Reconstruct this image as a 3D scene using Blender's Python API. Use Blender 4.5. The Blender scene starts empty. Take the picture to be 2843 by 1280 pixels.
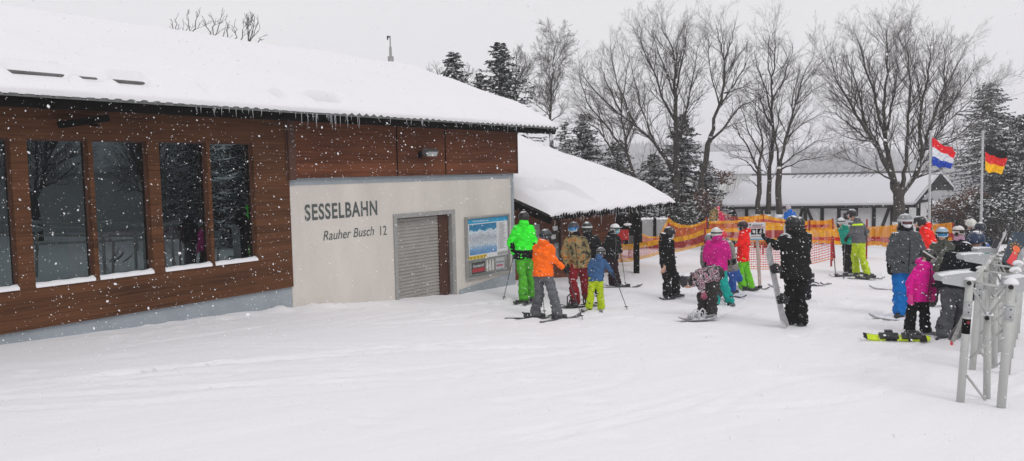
import bpy, bmesh, math, random
import numpy as np
from mathutils import Vector, Matrix, noise as mnoise
random.seed(7); np.random.seed(7)
sc = bpy.context.scene
COL = sc.collection
V = Vector
# ------------------------------------------------------------------ camera
CZ = 3.0
FS = 2189.6; CX, CY = 1421.5, 640.0
pit, rol = math.radians(4.3), math.radians(1.12)
fw0 = V((0, math.cos(pit), -math.sin(pit)))
u0 = V((0, math.sin(pit), math.cos(pit))); r0 = V((1, 0, 0))
CR = r0*math.cos(rol) - u0*math.sin(rol)
CU = u0*math.cos(rol) + r0*math.sin(rol)
CAM = V((0, 0, CZ))
def ray(sx, sy):
    return fw0 + CR*((sx-CX)/FS) - CU*((sy-CY)/FS)
def at(sx, sy, Y):
    r = ray(sx, sy); return CAM + r*(Y/r.y)
def D(x, y): return (x*1.10365, y*1.10365)
class Fr:
    def __init__(s, ox, oy, k): s.o = (ox, oy, k)
    def __call__(s, x, y): return (s.o[0]+x/s.o[2], s.o[1]+y/s.o[2])
F4 = Fr(1380, 580, 3.624); F5 = Fr(1800, 580, 3.412); F6 = Fr(2300, 560, 2.637); F7 = Fr(2550, 700, 2.416)
F8 = Fr(2050, 560, 5.8); F17 = Fr(1700, 560, 5.8); FT = Fr(1400, 0, 1.785); FB = Fr(1940, 620, 4.46)
FC = Fr(2100, 600, 3.626); FP = Fr(1270, 580, 5.522); FH = Fr(1950, 400, 3.435); FG = Fr(440, 20, 7.155)
F3 = Fr(700, 200, 1.6575); FR = Fr(2540, 590, 5.525)
cd = bpy.data.cameras.new('camera'); cam = bpy.data.objects.new('camera', cd); COL.objects.link(cam)
cd.sensor_width = 36; cd.lens = FS/2843*36; cd.clip_end = 6000; cd.clip_start = .1
m = Matrix((CR, CU, -fw0)).transposed().to_4x4(); m.translation = CAM
cam.matrix_world = m; sc.camera = cam
# ------------------------------------------------------------------ terrain
CP = [(0,0,-1.65),(-6,2,-1.6),(6,2,-1.95),(0,6,-2.08),(4.6,7.7,-2.40),(-6.6,9.7,-2.02),(-3.8,13.57,-2.26),(0,18.8,-2.70),
(.3,16.6,-2.77),(1.1,21.4,-2.93),(4.7,13.5,-2.66),(6.6,13.1,-2.62),(9.4,21.5,-3.08),(2.8,21.6,-3.06),(8,30,-3.3),(16,30,-3.4),
(-6,25,-3),(20,42,-4.2),(10,45,-4.4),(0,40,-3.6),(-15,40,-3.5),(32,45,-4.3),(15,8,-2.6),(25,20,-3.1),(-15,5,-1.8),(0,-12,-1.3),
(15,-8,-2),(-15,-12,-1.2),(22,0,-2.3),(-30,20,-2.6),(45,10,-2.6),(50,40,-4.2),(-25,60,-5),(10,65,-6.5),(45,70,-6.5)]
cp = np.array(CP)
def _U(r2): return np.where(r2 > 1e-9, r2*np.log(r2+1e-12), 0)
n_ = len(cp); K = _U(((cp[:,None,:2]-cp[None,:,:2])**2).sum(-1)) + np.eye(n_)*2.0
Pm = np.hstack([np.ones((n_,1)), cp[:,:2]])
A_ = np.block([[K,Pm],[Pm.T,np.zeros((3,3))]]); W_ = np.linalg.solve(A_, np.concatenate([cp[:,2],np.zeros(3)]))
def gz_arr(x, y):
    x = np.asarray(x, float); y = np.asarray(y, float)
    xc = np.clip(x, -32, 50); yc = np.clip(y, -15, 70)
    p = np.stack([xc.ravel(), yc.ravel()], 1)
    r = _U(((p[:,None,:]-cp[None,:,:2])**2).sum(-1))@W_[:n_] + W_[n_] + p@W_[n_+1:]
    r = r.reshape(x.shape)
    far = np.clip((y-60)/240, 0, 1)
    r = r - 16*far*far*(3-2*far)
    h2 = np.clip((y-330)/1000, 0, 1)
    r = r + h2*h2*(3-2*h2)*(44+9*np.sin(x*.004+1)+5*np.sin(x*.011))
    return r + CZ
_gc = {}
def gz(x, y):
    return float(gz_arr(np.array([x]), np.array([y]))[0])
def onground(p, lift=0.0):
    r = ray(*p); lo, hi = 2.0, 70.0
    def fn(Y):
        q = CAM + r*(Y/r.y); return q.z - gz(q.x, q.y) - lift
    Y = lo
    while Y < hi and fn(Y) > 0: Y += .5
    a, b = Y-.5, Y
    for _ in range(14):
        mI = (a+b)/2
        if fn(mI) > 0: a = mI
        else: b = mI
    return CAM + r*(b/r.y)
# ------------------------------------------------------------------ materials
def newmat(name):
    m = bpy.data.materials.new(name); m.use_nodes = True
    nt = m.node_tree; return m, nt, nt.nodes['Principled BSDF']
def N(nt, t, **kw):
    n = nt.nodes.new(t)
    for k, v in kw.items():
        if k.startswith('i_'): n.inputs[k[2:].replace('_', ' ')].default_value = v
        else: setattr(n, k, v)
    return n
def L(nt, a, b): nt.links.new(a, b)
MATS = {}
def mat(name, col, rough=.7, var=.12, scale=6, bump=.0, bscale=30, metal=0, snow=0, spec=.4, stretch=None, sheen=0):
    if name in MATS: return MATS[name]
    m, nt, b = newmat(name)
    tc = N(nt, 'ShaderNodeTexCoord'); src = tc.outputs['Object']
    if stretch:
        mp = N(nt, 'ShaderNodeMapping'); mp.inputs['Scale'].default_value = stretch; L(nt, src, mp.inputs[0]); src = mp.outputs[0]
    nz = N(nt, 'ShaderNodeTexNoise', i_Scale=scale, i_Detail=5.0); L(nt, src, nz.inputs['Vector'])
    mr = N(nt, 'ShaderNodeMapRange'); mr.inputs[1].default_value = .3; mr.inputs[2].default_value = .7
    mr.inputs[3].default_value = 1-var; mr.inputs[4].default_value = 1+var; L(nt, nz.outputs[0], mr.inputs[0])
    mx = N(nt, 'ShaderNodeVectorMath', operation='SCALE'); mx.inputs[0].default_value = col[:3]; L(nt, mr.outputs[0], mx.inputs['Scale'])
    out = mx.outputs[0]
    b.inputs['Roughness'].default_value = rough; b.inputs['Metallic'].default_value = metal
    b.inputs['Specular IOR Level'].default_value = spec
    if snow > 0:
        g = N(nt, 'ShaderNodeNewGeometry'); sp = N(nt, 'ShaderNodeSeparateXYZ'); L(nt, g.outputs['Normal'], sp.inputs[0])
        n2 = N(nt, 'ShaderNodeTexNoise', i_Scale=4.0, i_Detail=4.0); L(nt, tc.outputs['Object'], n2.inputs['Vector'])
        ad = N(nt, 'ShaderNodeMath', operation='ADD'); L(nt, sp.outputs[2], ad.inputs[0]); L(nt, n2.outputs[0], ad.inputs[1])
        r2 = N(nt, 'ShaderNodeMapRange'); r2.inputs[1].default_value = 1.55-snow; r2.inputs[2].default_value = 1.7-snow; L(nt, ad.outputs[0], r2.inputs[0])
        mm = N(nt, 'ShaderNodeMix', data_type='RGBA'); L(nt, r2.outputs[0], mm.inputs[0]); L(nt, out, mm.inputs[6]); mm.inputs[7].default_value = (.8,.81,.84,1)
        out = mm.outputs[2]
    L(nt, out, b.inputs['Base Color'])
    if bump:
        nb = N(nt, 'ShaderNodeTexNoise', i_Scale=bscale, i_Detail=6.0); L(nt, src, nb.inputs['Vector'])
        bp = N(nt, 'ShaderNodeBump', i_Strength=bump, i_Distance=.02); L(nt, nb.outputs[0], bp.inputs['Height']); L(nt, bp.outputs[0], b.inputs['Normal'])
    MATS[name] = m; return m
def srgb(r, g, b):
    f = lambda c: (c/12.92 if c <= .04045 else ((c+.055)/1.055)**2.4)
    return (f(r/255), f(g/255), f(b/255))
def fabric(name, rgb): return mat('fabric_'+name, srgb(*rgb), rough=.8, var=.22, scale=11, bump=1.0, bscale=13, spec=.2, snow=.20)  # random colour variation, partly to suggest shaded folds
# ------------------------------------------------------------------ mesh helpers
class MB:
    def __init__(s): s.v = []; s.f = []; s.mi = []; s.uv = None; s.cur = 0
    def add(s, vs, fs):
        b = len(s.v); s.v += [tuple(q) for q in vs]
        s.f += [tuple(i+b for i in f) for f in fs]; s.mi += [s.cur]*len(fs)
    def box(s, c, half, ax=None):
        ax = ax or (V((1,0,0)), V((0,1,0)), V((0,0,1))); c = V(c)
        vs = [c + ax[0]*(half[0]*i) + ax[1]*(half[1]*j) + ax[2]*(half[2]*k) for i in (-1,1) for j in (-1,1) for k in (-1,1)]
        s.add(vs, [(0,1,3,2),(4,6,7,5),(0,4,5,1),(2,3,7,6),(0,2,6,4),(1,5,7,3)])
    def bar(s, p, q, w, h=None, up=None):
        p, q = V(p), V(q); d = (q-p); l = d.length; d.normalize(); h = h or w
        up = V(up) if up else (V((0,0,1)) if abs(d.z) < .95 else V((0,1,0)))
        x = d.cross(up).normalized(); z = x.cross(d)
        s.box((p+q)/2, (w/2, l/2, h/2), (x, d, z))
    def tube(s, pts, rs, n=8, caps=True):
        pts = [V(p) for p in pts]; k = len(pts)
        if not hasattr(rs, '__len__'): rs = [rs]*k
        b = len(s.v); ref = None
        for i, p in enumerate(pts):
            t = (pts[min(i+1,k-1)] - pts[max(i-1,0)]); 
            if t.length < 1e-9: t = V((0,0,1))
            t.normalize()
            if ref is None: ref = V((0,0,1)) if abs(t.z) < .9 else V((1,0,0))
            x = t.cross(ref); 
            if x.length < 1e-6: x = t.orthogonal()
            x.normalize(); y = x.cross(t); ref = y
            for j in range(n):
                a = 2*math.pi*j/n; s.v.append(tuple(p + x*(math.cos(a)*rs[i]) + y*(math.sin(a)*rs[i])))
        for i in range(k-1):
            for j in range(n):
                s.f.append((b+i*n+j, b+i*n+(j+1)%n, b+(i+1)*n+(j+1)%n, b+(i+1)*n+j)); s.mi.append(s.cur)
        if caps:
            s.f.append(tuple(b+j for j in range(n))[::-1]); s.mi.append(s.cur)
            s.f.append(tuple(b+(k-1)*n+j for j in range(n))); s.mi.append(s.cur)
    def loft(s, rings):      # rings: list of (c, ax, ay, a, b)
        n = 16; b = len(s.v)
        for c, ax, ay, a, bb in rings:
            for j in range(n):
                t = 2*math.pi*j/n; s.v.append(tuple(c + ax*(a*math.cos(t)) + ay*(bb*math.sin(t))))
        k = len(rings)
        for i in range(k-1):
            for j in range(n):
                s.f.append((b+i*n+j, b+i*n+(j+1)%n, b+(i+1)*n+(j+1)%n, b+(i+1)*n+j)); s.mi.append(s.cur)
        s.f.append(tuple(b+j for j in range(n))[::-1]); s.mi.append(s.cur)
        s.f.append(tuple(b+(k-1)*n+j for j in range(n))); s.mi.append(s.cur)
    def ell(s, c, r, ax=None, nu=14, nv=9, fn=None):
        if not hasattr(r, '__len__'): r = (r,r,r)
        ax = ax or (V((1,0,0)), V((0,1,0)), V((0,0,1))); c = V(c)
        b = len(s.v); vs = []
        for i in range(nv+1):
            ph = math.pi*i/nv - math.pi/2
            for j in range(nu):
                th = 2*math.pi*j/nu
                q = [r[0]*math.cos(ph)*math.cos(th), r[1]*math.cos(ph)*math.sin(th), r[2]*math.sin(ph)]
                if fn: q = fn(q)
                vs.append(tuple(c + ax[0]*q[0] + ax[1]*q[1] + ax[2]*q[2]))
        fs = [(i*nu+j, i*nu+(j+1)%nu, (i+1)*nu+(j+1)%nu, (i+1)*nu+j) for i in range(nv) for j in range(nu)]
        s.add(vs, fs)
    def cone(s, p, r1, q, r2, n=12):
        s.tube([p, q], [r1, r2], n); s.ell(p, r1, nu=10, nv=6); s.ell(q, r2, nu=10, nv=6)
    def grid(s, P, close=False):   # P[i][j]
        b = len(s.v); h = len(P); w = len(P[0])
        for row in P: s.v += [tuple(q) for q in row]
        for i in range(h-1):
            for j in range(w-1):
                s.f.append((b+i*w+j, b+i*w+j+1, b+(i+1)*w+j+1, b+(i+1)*w+j)); s.mi.append(s.cur)
    def build(s, name, mats, parent=None, origin=None, smooth=False, **props):
        me = bpy.data.meshes.new(name)
        o3 = V(origin) if origin is not None else V((0,0,0))
        if parent is not None and origin is None: o3 = parent.location.copy() if parent.parent is None else V(parent['_org'])
        vs = np.array(s.v, dtype=float) - np.array(o3)
        me.from_pydata(vs.tolist(), [], s.f)
        if not isinstance(mats, (list, tuple)): mats = [mats]
        for q in mats: me.materials.append(q)
        if len(mats) > 1: me.polygons.foreach_set('material_index', s.mi)
        me.update()
        o = bpy.data.objects.new(name, me); COL.objects.link(o)
        if parent is not None:
            o.parent = parent
        elif origin is not None: o.location = o3
        o['_org'] = tuple(o3)
        if smooth: me.polygons.foreach_set('use_smooth', [True]*len(me.polygons))
        for k, v in props.items(): o[k] = v
        return o
def thing(name, label, cat, loc, group=None):
    o = bpy.data.objects.new(name, None); COL.objects.link(o); o.location = V(loc); o.empty_display_size = .2
    o['label'] = label; o['category'] = cat; o['_org'] = tuple(loc)
    if group: o['group'] = group
    return o
def tag(o, label, cat, group=None):
    o['label'] = label; o['category'] = cat
    if group: o['group'] = group
    return o
PENDING = []
def remesh(mb, name, m, parent, voxel, smooth=4, wr=0.0, wf=9):
    o = mb.build(name, m, parent)
    md = o.modifiers.new('r', 'REMESH'); md.mode = 'VOXEL'; md.voxel_size = voxel
    if smooth:
        ms = o.modifiers.new('s', 'SMOOTH'); ms.factor = .5; ms.iterations = smooth
    PENDING.append((o, wr, wf)); return o
def flush():
    dg = bpy.context.evaluated_depsgraph_get(); dg.update()
    for o, wr, wf in PENDING:
        me = bpy.data.meshes.new_from_object(o.evaluated_get(dg))
        o['_new'] = me.name
        old = o.data
        if wr and len(me.vertices):
            n = len(me.vertices); co = np.empty(n*3); me.vertices.foreach_get('co', co)
            nr = np.array([tuple(v.normal) for v in me.vertices]).ravel()
            c3 = co.reshape(-1,3); off = V(o['_org'])
            sd = random.random()*50
            d = np.array([(1-2*abs(mnoise.noise(V((p[0]*wf*.7+sd, p[1]*wf*.7+p[2]*2.5, p[2]*wf*1.9+p[0]*4))))) - .5 + .4*mnoise.noise(V((p[0]*wf*2+sd, p[1]*wf*2, p[2]*wf*4))) for p in c3])
            c3 += nr.reshape(-1,3)*(d*wr)[:,None]
            me.vertices.foreach_set('co', c3.ravel())
        me.polygons.foreach_set('use_smooth', [True]*len(me.polygons)); me.update()
        o.modifiers.clear(); o.data = me; me.materials.clear(); 
        for q in old.materials: me.materials.append(q)
        del o['_new']
# ------------------------------------------------------------------ world
w = bpy.data.worlds.new('World'); sc.world = w; w.use_nodes = True; nt = w.node_tree
bg = nt.nodes['Background']
sky = N(nt, 'ShaderNodeTexSky'); sky.sky_type = 'NISHITA'; sky.sun_disc = False
SE, SR = math.radians(42), math.radians(150)
sky.sun_elevation = SE; sky.sun_rotation = SR; sky.air_density = 1; sky.dust_density = 4
hs = N(nt, 'ShaderNodeHueSaturation'); hs.inputs['Saturation'].default_value = .12; L(nt, sky.outputs[0], hs.inputs['Color'])
tc = N(nt, 'ShaderNodeTexCoord'); nz = N(nt, 'ShaderNodeTexNoise', i_Scale=1.3, i_Detail=3.0); L(nt, tc.outputs['Generated'], nz.inputs['Vector'])
cr = N(nt, 'ShaderNodeValToRGB'); cr.color_ramp.elements[0].position = .3; cr.color_ramp.elements[1].position = .7
cr.color_ramp.elements[0].color = (7.75,7.72,7.98,1); cr.color_ramp.elements[1].color = (8.1,8.02,8.12,1); L(nt, nz.outputs[0], cr.inputs[0])
mx = N(nt, 'ShaderNodeMix', data_type='RGBA'); mx.inputs[0].default_value = .975; L(nt, hs.outputs[0], mx.inputs[6]); L(nt, cr.outputs[0], mx.inputs[7])
L(nt, mx.outputs[2], bg.inputs[0]); bg.inputs[1].default_value = .1
sl = bpy.data.lights.new('sun', 'SUN'); sl.energy = .85; sl.angle = math.radians(25); sl.color = (1,.97,.95)
so = bpy.data.objects.new('sun', sl); COL.objects.link(so)
sd = V((math.sin(SR)*math.cos(SE), math.cos(SR)*math.cos(SE), math.sin(SE)))
so.rotation_euler = sd.to_track_quat('Z', 'Y').to_euler()
sc.view_settings.view_transform = 'Standard'; sc.view_settings.look = 'None'; sc.view_settings.exposure = 0.04
sc.render.film_transparent = False
try:
    sc.cycles.use_denoising = True; sc.cycles.denoiser = 'OPENIMAGEDENOISE'
except Exception: pass
sc.cycles.max_bounces = 6; sc.cycles.diffuse_bounces = 3; sc.cycles.transparent_max_bounces = 24; sc.cycles.volume_bounces = 1
# ------------------------------------------------------------------ snow material
def snow_mat(name, tint=(.87,.87,.9), bump=.25, fine=18, streak=True):
    m, nt, b = newmat(name); tc = N(nt, 'ShaderNodeTexCoord')
    b.inputs['Roughness'].default_value = .75; b.inputs['Specular IOR Level'].default_value = .25
    a = N(nt, 'ShaderNodeTexNoise', i_Scale=.45, i_Detail=4.0); L(nt, tc.outputs['Object'], a.inputs['Vector'])
    mr = N(nt, 'ShaderNodeMix', data_type='RGBA'); L(nt, a.outputs[0], mr.inputs[0])
    mr.inputs[6].default_value = (tint[0]*.97, tint[1]*.965, tint[2]*.985, 1); mr.inputs[7].default_value = (*tint, 1)
    L(nt, mr.outputs[2], b.inputs['Base Color'])
    n1 = N(nt, 'ShaderNodeTexNoise', i_Scale=fine, i_Detail=6.0, i_Roughness=.65)
    mp = N(nt, 'ShaderNodeMapping'); mp.vector_type = 'TEXTURE'; mp.inputs['Rotation'].default_value = (0,0,.72)
    mp.inputs['Scale'].default_value = (5,1,1) if streak else (1,1,1)
    L(nt, tc.outputs['Object'], mp.inputs[0]); n2 = N(nt, 'ShaderNodeTexNoise', i_Scale=4.2, i_Detail=7.0, i_Roughness=.62); L(nt, mp.outputs[0], n2.inputs['Vector'])
    L(nt, tc.outputs['Object'], n1.inputs['Vector'])
    ad = N(nt, 'ShaderNodeMath', operation='MULTIPLY_ADD'); L(nt, n1.outputs[0], ad.inputs[0]); ad.inputs[1].default_value = .35; L(nt, n2.outputs[0], ad.inputs[2])
    bp = N(nt, 'ShaderNodeBump', i_Strength=bump, i_Distance=.06); L(nt, ad.outputs[0], bp.inputs['Height']); L(nt, bp.outputs[0], b.inputs['Normal'])
    return m
M_SNOWG = snow_mat('snow_ground', (.905,.90,.915), .3, fine=26)
M_SNOWR = snow_mat('snow_roof', (.84,.835,.85), .22, fine=9, streak=False)
# ground sheet
def axis(lo, hi, fine_lo, fine_hi, st, gr=1.12):
    a = list(np.arange(fine_lo, fine_hi, st)); s = st; x = fine_lo
    left = []
    while x > lo: s *= gr; x -= s; left.append(x)
    s = st; x = a[-1]; right = []
    while x < hi: s *= gr; x += s; right.append(x)
    return np.array(left[::-1] + a + right)
gx = axis(-1500, 1500, -8, 13, .085); gy = axis(-200, 2500, 4.5, 24, .085)
X, Y = np.meshgrid(gx, gy)
Z = np.zeros_like(X)
for i in range(0, X.shape[0], 40): Z[i:i+40] = gz_arr(X[i:i+40], Y[i:i+40])
near = np.clip(1-(Y-24)/20, 0, 1)*np.clip(1-(np.abs(X)-14)/10, 0, 1)
rx = X*math.cos(.72)+Y*math.sin(.72); ry = -X*math.sin(.72)+Y*math.cos(.72)
det = .005*np.sin(rx*.9+1.7*np.sin(ry*.5)) + .003*np.sin(ry*5.1+1.3*np.sin(rx*.8)) + .002*np.sin(ry*9.7-rx*1.1+2*np.sin(rx*.37))
rs = np.random.RandomState(3)
def groove(x0, y0, x1, y1, wd, dp, bend=.3):
    global det
    dx, dy = x1-x0, y1-y0; l = math.hypot(dx, dy); t = ((X-x0)*dx+(Y-y0)*dy)/l/l
    dd = ((X-x0)*-dy+(Y-y0)*dx)/l - bend*np.sin(np.clip(t,0,1)*math.pi)
    e = np.clip(np.minimum(t, 1-t)*12, 0, 1)
    det = det + dp*e*(-np.exp(-(dd/wd)**2) + .55*np.exp(-((dd-2.1*wd)/wd)**2) + .35*np.exp(-((dd+2.1*wd)/wd)**2))
for i in range(40):
    x0 = rs.uniform(-6, 8); y0 = rs.uniform(6, 20); a = rs.normal(.72, .3); l = rs.uniform(2, 7)
    for k in (0, .22): groove(x0+k*math.sin(a), y0-k*math.cos(a), x0+l*math.cos(a), y0+l*math.sin(a)-k, .042, rs.uniform(.012,.03), rs.normal(0,.4))
for i in range(800):      # footprints and lumps
    x0 = rs.uniform(-6.5, 10); y0 = rs.uniform(5.5, 22)
    if i % 3 == 0: x0 = rs.normal(4.5, 3); y0 = rs.normal(14.5, 2.2)
    ra = rs.uniform(.05, .16); dp = rs.normal(0, .016)*(1.5 if i % 3 == 0 else .6)
    iy = (gy > y0-.8) & (gy < y0+.8); ix = (gx > x0-.8) & (gx < x0+.8)
    if iy.any() and ix.any():
        sub = np.ix_(iy, ix); r2 = ((X[sub]-x0)**2 + ((Y[sub]-y0)*1.5)**2)/ra**2; det[sub] += -abs(dp)*np.exp(-r2) + abs(dp)*.6*np.exp(-(np.sqrt(r2)-1.8)**2*2)
# loosened snow clumps pushed up along the wall
for i in range(230):
    t = rs.uniform(0, 1); x0 = -4.7+t*5.2 + rs.normal(0,.12); y0 = 11.6+t*5.6 + rs.normal(0,.25); ra = rs.uniform(.04, .13)
    if rs.rand() < .55: x0 = rs.normal(-3.6,.7); y0 = 13.2+(x0+3.8)*1.2 - abs(rs.normal(.1,.25))
    iy = (gy > y0-.5) & (gy < y0+.5); ix = (gx > x0-.5) & (gx < x0+.5)
    if iy.any() and ix.any():
        sub = np.ix_(iy, ix); r2 = ((X[sub]-x0)**2 + (Y[sub]-y0)**2)/ra**2; det[sub] += rs.uniform(.005,.024)*np.exp(-r2)
Z += det*near
h, wd = X.shape
vs = np.stack([X.ravel(), Y.ravel(), Z.ravel()], 1)
ii = np.arange(h*wd).reshape(h, wd)
fs = np.stack([ii[:-1,:-1].ravel(), ii[:-1,1:].ravel(), ii[1:,1:].ravel(), ii[1:,:-1].ravel()], 1)
me = bpy.data.meshes.new('ground'); me.vertices.add(len(vs)); me.vertices.foreach_set('co', vs.ravel())
me.loops.add(fs.size); me.loops.foreach_set('vertex_index', fs.ravel()); me.polygons.add(len(fs))
me.polygons.foreach_set('loop_start', np.arange(0, fs.size, 4)); me.polygons.foreach_set('loop_total', np.full(len(fs), 4))
me.update(calc_edges=True); me.polygons.foreach_set('use_smooth', [True]*len(fs)); me.materials.append(M_SNOWG)
go = bpy.data.objects.new('ground', me); COL.objects.link(go); go['kind'] = 'structure'
# ------------------------------------------------------------------ main lift station
r_ = ray(*D(2675, 404)); az = math.atan2(r_.x, r_.y)
dW = V((math.sin(az), math.cos(az), 0)); nF = V((math.cos(az), -math.sin(az), 0))      # along wall (away), outward normal
O3 = at(*D(1293, 600), 18.8); O3.z = CZ
AX = (-dW, nF, V((0,0,1)))
def W(u, n, z): return O3 - dW*u + nF*n + V((0,0,z))
def wp(p, n=0.0):      # pixel -> (u, z) on plane n
    r = ray(*p); o = O3 + nF*n
    t = (o-CAM).dot(nF)/r.dot(nF); q = CAM + r*t - O3
    return (-q.dot(dW), q.z)
class WB(MB):
    def bx(s, u0, u1, n0, n1, z0, z1):
        s.box(W((u0+u1)/2, (n0+n1)/2, (z0+z1)/2), (abs(u1-u0)/2, abs(n1-n0)/2, abs(z1-z0)/2), AX)
def wood_mat(name, base, board=.115, vertical=False, snow=False):
    m, nt, b = newmat(name); g = N(nt, 'ShaderNodeNewGeometry')
    # wall coordinates: u along the wall, z up
    du = N(nt, 'ShaderNodeVectorMath', operation='DOT_PRODUCT'); L(nt, g.outputs['Position'], du.inputs[0]); du.inputs[1].default_value = tuple(dW)
    sp = N(nt, 'ShaderNodeSeparateXYZ'); L(nt, g.outputs['Position'], sp.inputs[0])
    dv = N(nt, 'ShaderNodeMath', operation='DIVIDE'); L(nt, sp.outputs[2], dv.inputs[0]); dv.inputs[1].default_value = board
    fl = N(nt, 'ShaderNodeMath', operation='FLOOR'); L(nt, dv.outputs[0], fl.inputs[0])
    fr = N(nt, 'ShaderNodeMath', operation='FRACT'); L(nt, dv.outputs[0], fr.inputs[0])
    cb = N(nt, 'ShaderNodeCombineXYZ'); L(nt, du.outputs['Value'], cb.inputs[0]); L(nt, sp.outputs[2], cb.inputs[1]); L(nt, fl.outputs[0], cb.inputs[2])
    mp = N(nt, 'ShaderNodeMapping'); mp.inputs['Scale'].default_value = (.8,22,3.7); L(nt, cb.outputs[0], mp.inputs[0])
    n1 = N(nt, 'ShaderNodeTexNoise', i_Scale=1.6, i_Detail=6.0, i_Roughness=.65); L(nt, mp.outputs[0], n1.inputs['Vector'])
    wn = N(nt, 'ShaderNodeTexWhiteNoise', noise_dimensions='1D'); L(nt, fl.outputs[0], wn.inputs['W'])
    big = N(nt, 'ShaderNodeTexNoise', i_Scale=.7, i_Detail=3.0); L(nt, g.outputs['Position'], big.inputs['Vector'])
    s1 = N(nt, 'ShaderNodeMath', operation='MULTIPLY_ADD'); L(nt, wn.outputs[0], s1.inputs[0]); s1.inputs[1].default_value = .22; L(nt, n1.outputs[0], s1.inputs[2])
    s2 = N(nt, 'ShaderNodeMath', operation='MULTIPLY_ADD'); L(nt, big.outputs[0], s2.inputs[0]); s2.inputs[1].default_value = .5; L(nt, s1.outputs[0], s2.inputs[2])
    cr = N(nt, 'ShaderNodeValToRGB'); L(nt, s2.outputs[0], cr.inputs[0]); e = cr.color_ramp.elements
    e[0].position = .5; e[0].color = (base[0]*.42, base[1]*.42, base[2]*.42, 1); e[1].position = 1.15 if False else 1.0; e[1].color = (base[0]*1.5, base[1]*1.5, base[2]*1.4, 1)
    gr = N(nt, 'ShaderNodeMath', operation='LESS_THAN'); L(nt, fr.outputs[0], gr.inputs[0]); gr.inputs[1].default_value = .1
    dk = N(nt, 'ShaderNodeMix', data_type='RGBA'); dk.inputs[7].default_value = (base[0]*.22, base[1]*.22, base[2]*.22, 1)
    gm = N(nt, 'ShaderNodeMath', operation='MULTIPLY'); L(nt, gr.outputs[0], gm.inputs[0]); gm.inputs[1].default_value = .22
    L(nt, gm.outputs[0], dk.inputs[0]); L(nt, cr.outputs[0], dk.inputs[6]); L(nt, dk.outputs[2], b.inputs['Base Color'])
    bp = N(nt, 'ShaderNodeBump', i_Strength=.6, i_Distance=.012); hb = N(nt, 'ShaderNodeMath', operation='MULTIPLY_ADD')
    mn = N(nt, 'ShaderNodeMath', operation='MINIMUM'); L(nt, fr.outputs[0], mn.inputs[0]); mn.inputs[1].default_value = .15
    L(nt, mn.outputs[0], hb.inputs[0]); hb.inputs[1].default_value = 2.5; L(nt, n1.outputs[0], hb.inputs[2]); L(nt, hb.outputs[0], bp.inputs['Height']); L(nt, bp.outputs[0], b.inputs['Normal'])
    b.inputs['Roughness'].default_value = .75; b.inputs['Specular IOR Level'].default_value = .15
    return m
M_WOOD = wood_mat('larch_siding', (.087,.036,.017)); M_WOOD2 = wood_mat('larch_siding_red', (.118,.040,.019), board=.16)
M_TRIM = mat('brown_trim', (.075,.028,.016), .6, .25, 3, stretch=(1,1,.2), bump=.3)
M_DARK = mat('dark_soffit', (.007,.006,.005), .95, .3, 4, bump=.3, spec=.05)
M_PLINTH = mat('grey_plinth', srgb(150,158,164), .85, .07, 3, bump=.25, bscale=40)
M_RENDER = mat('cream_render', srgb(208,202,195), .9, .07, 1.8, bump=.45, bscale=45, spec=.2, stretch=(1,1,.35))
M_GREY = mat('grey_frame', srgb(150,150,148), .6, .06, 5)
M_SHUT = mat('shutter_metal', srgb(152,148,143), .5, .08, 3, spec=.5)
M_CORR = mat('fibre_cement', srgb(98,100,98), .9, .25, 8, bump=.3)
M_ICE, nt, b = newmat('icicle_ice'); b.inputs['Base Color'].default_value = (.75,.78,.8,1); b.inputs['Roughness'].default_value = .12; b.inputs['Transmission Weight'].default_value = .55; b.inputs['IOR'].default_value = 1.31
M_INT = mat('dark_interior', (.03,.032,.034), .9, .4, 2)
def glass_mat(name, k=1.9, tint=(.55,.62,.64)):
    m, nt, b = newmat(name); nt.nodes.remove(b); o = nt.nodes['Material Output']
    f = N(nt, 'ShaderNodeFresnel', i_IOR=1.5); mu = N(nt, 'ShaderNodeMath', operation='MULTIPLY'); mu.inputs[1].default_value = k; mu.use_clamp = True; L(nt, f.outputs[0], mu.inputs[0])
    t = N(nt, 'ShaderNodeBsdfTransparent'); t.inputs[0].default_value = (*tint, 1); g = N(nt, 'ShaderNodeBsdfGlossy'); g.inputs['Roughness'].default_value = .0; g.inputs[0].default_value = (.78,.96,1,1)
    mx = N(nt, 'ShaderNodeMixShader'); L(nt, mu.outputs[0], mx.inputs[0]); L(nt, t.outputs[0], mx.inputs[1]); L(nt, g.outputs[0], mx.inputs[2]); L(nt, mx.outputs[0], o.inputs[0]); return m
M_GLASS = glass_mat('window_glass', 3.2, (.42,.50,.52))
# sizes
wins_px = [((-100,343),(8,345),(38,735),(-60,752)), ((70,348),(205,350),(228,705),(90,722)), ((233,351),(355,354),(375,690),(252,704)),
           ((400,356),(503,358),(522,670),(415,683)), ((528,359),(622,360),(635,655),(540,668))]
wins = []
for TL, TR, BR, BL in wins_px:
    a = wp(D(*TL)); b_ = wp(D(*TR)); c = wp(D(*BR)); d_ = wp(D(*BL))
    b9 = wp(D(TR[0]+9,TR[1])); c9 = wp(D(BR[0]+9,BR[1])); wins.append([(a[0]+d_[0])/2+.03, (b9[0]+c9[0])/2, (a[1]+b_[1])/2, (c[1]+d_[1])/2])   # uL(big), uR, ztop, zbot
zt = sum(q[2] for q in wins[1:])/4; zb = sum(q[3] for q in wins[1:])/4
for q in wins: q[2], q[3] = zt, zb
w0 = wins[0]; w0[0] = w0[1] + 1.15
uL = 23.0
extra = [[w0[0]+.35+i*1.75+1.25, w0[0]+.35+i*1.75, zt, zb] for i in range(4)]
wins_all = wins + extra
uS = wp(D(729, 600))[0]                      # seam between wood and render
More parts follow.
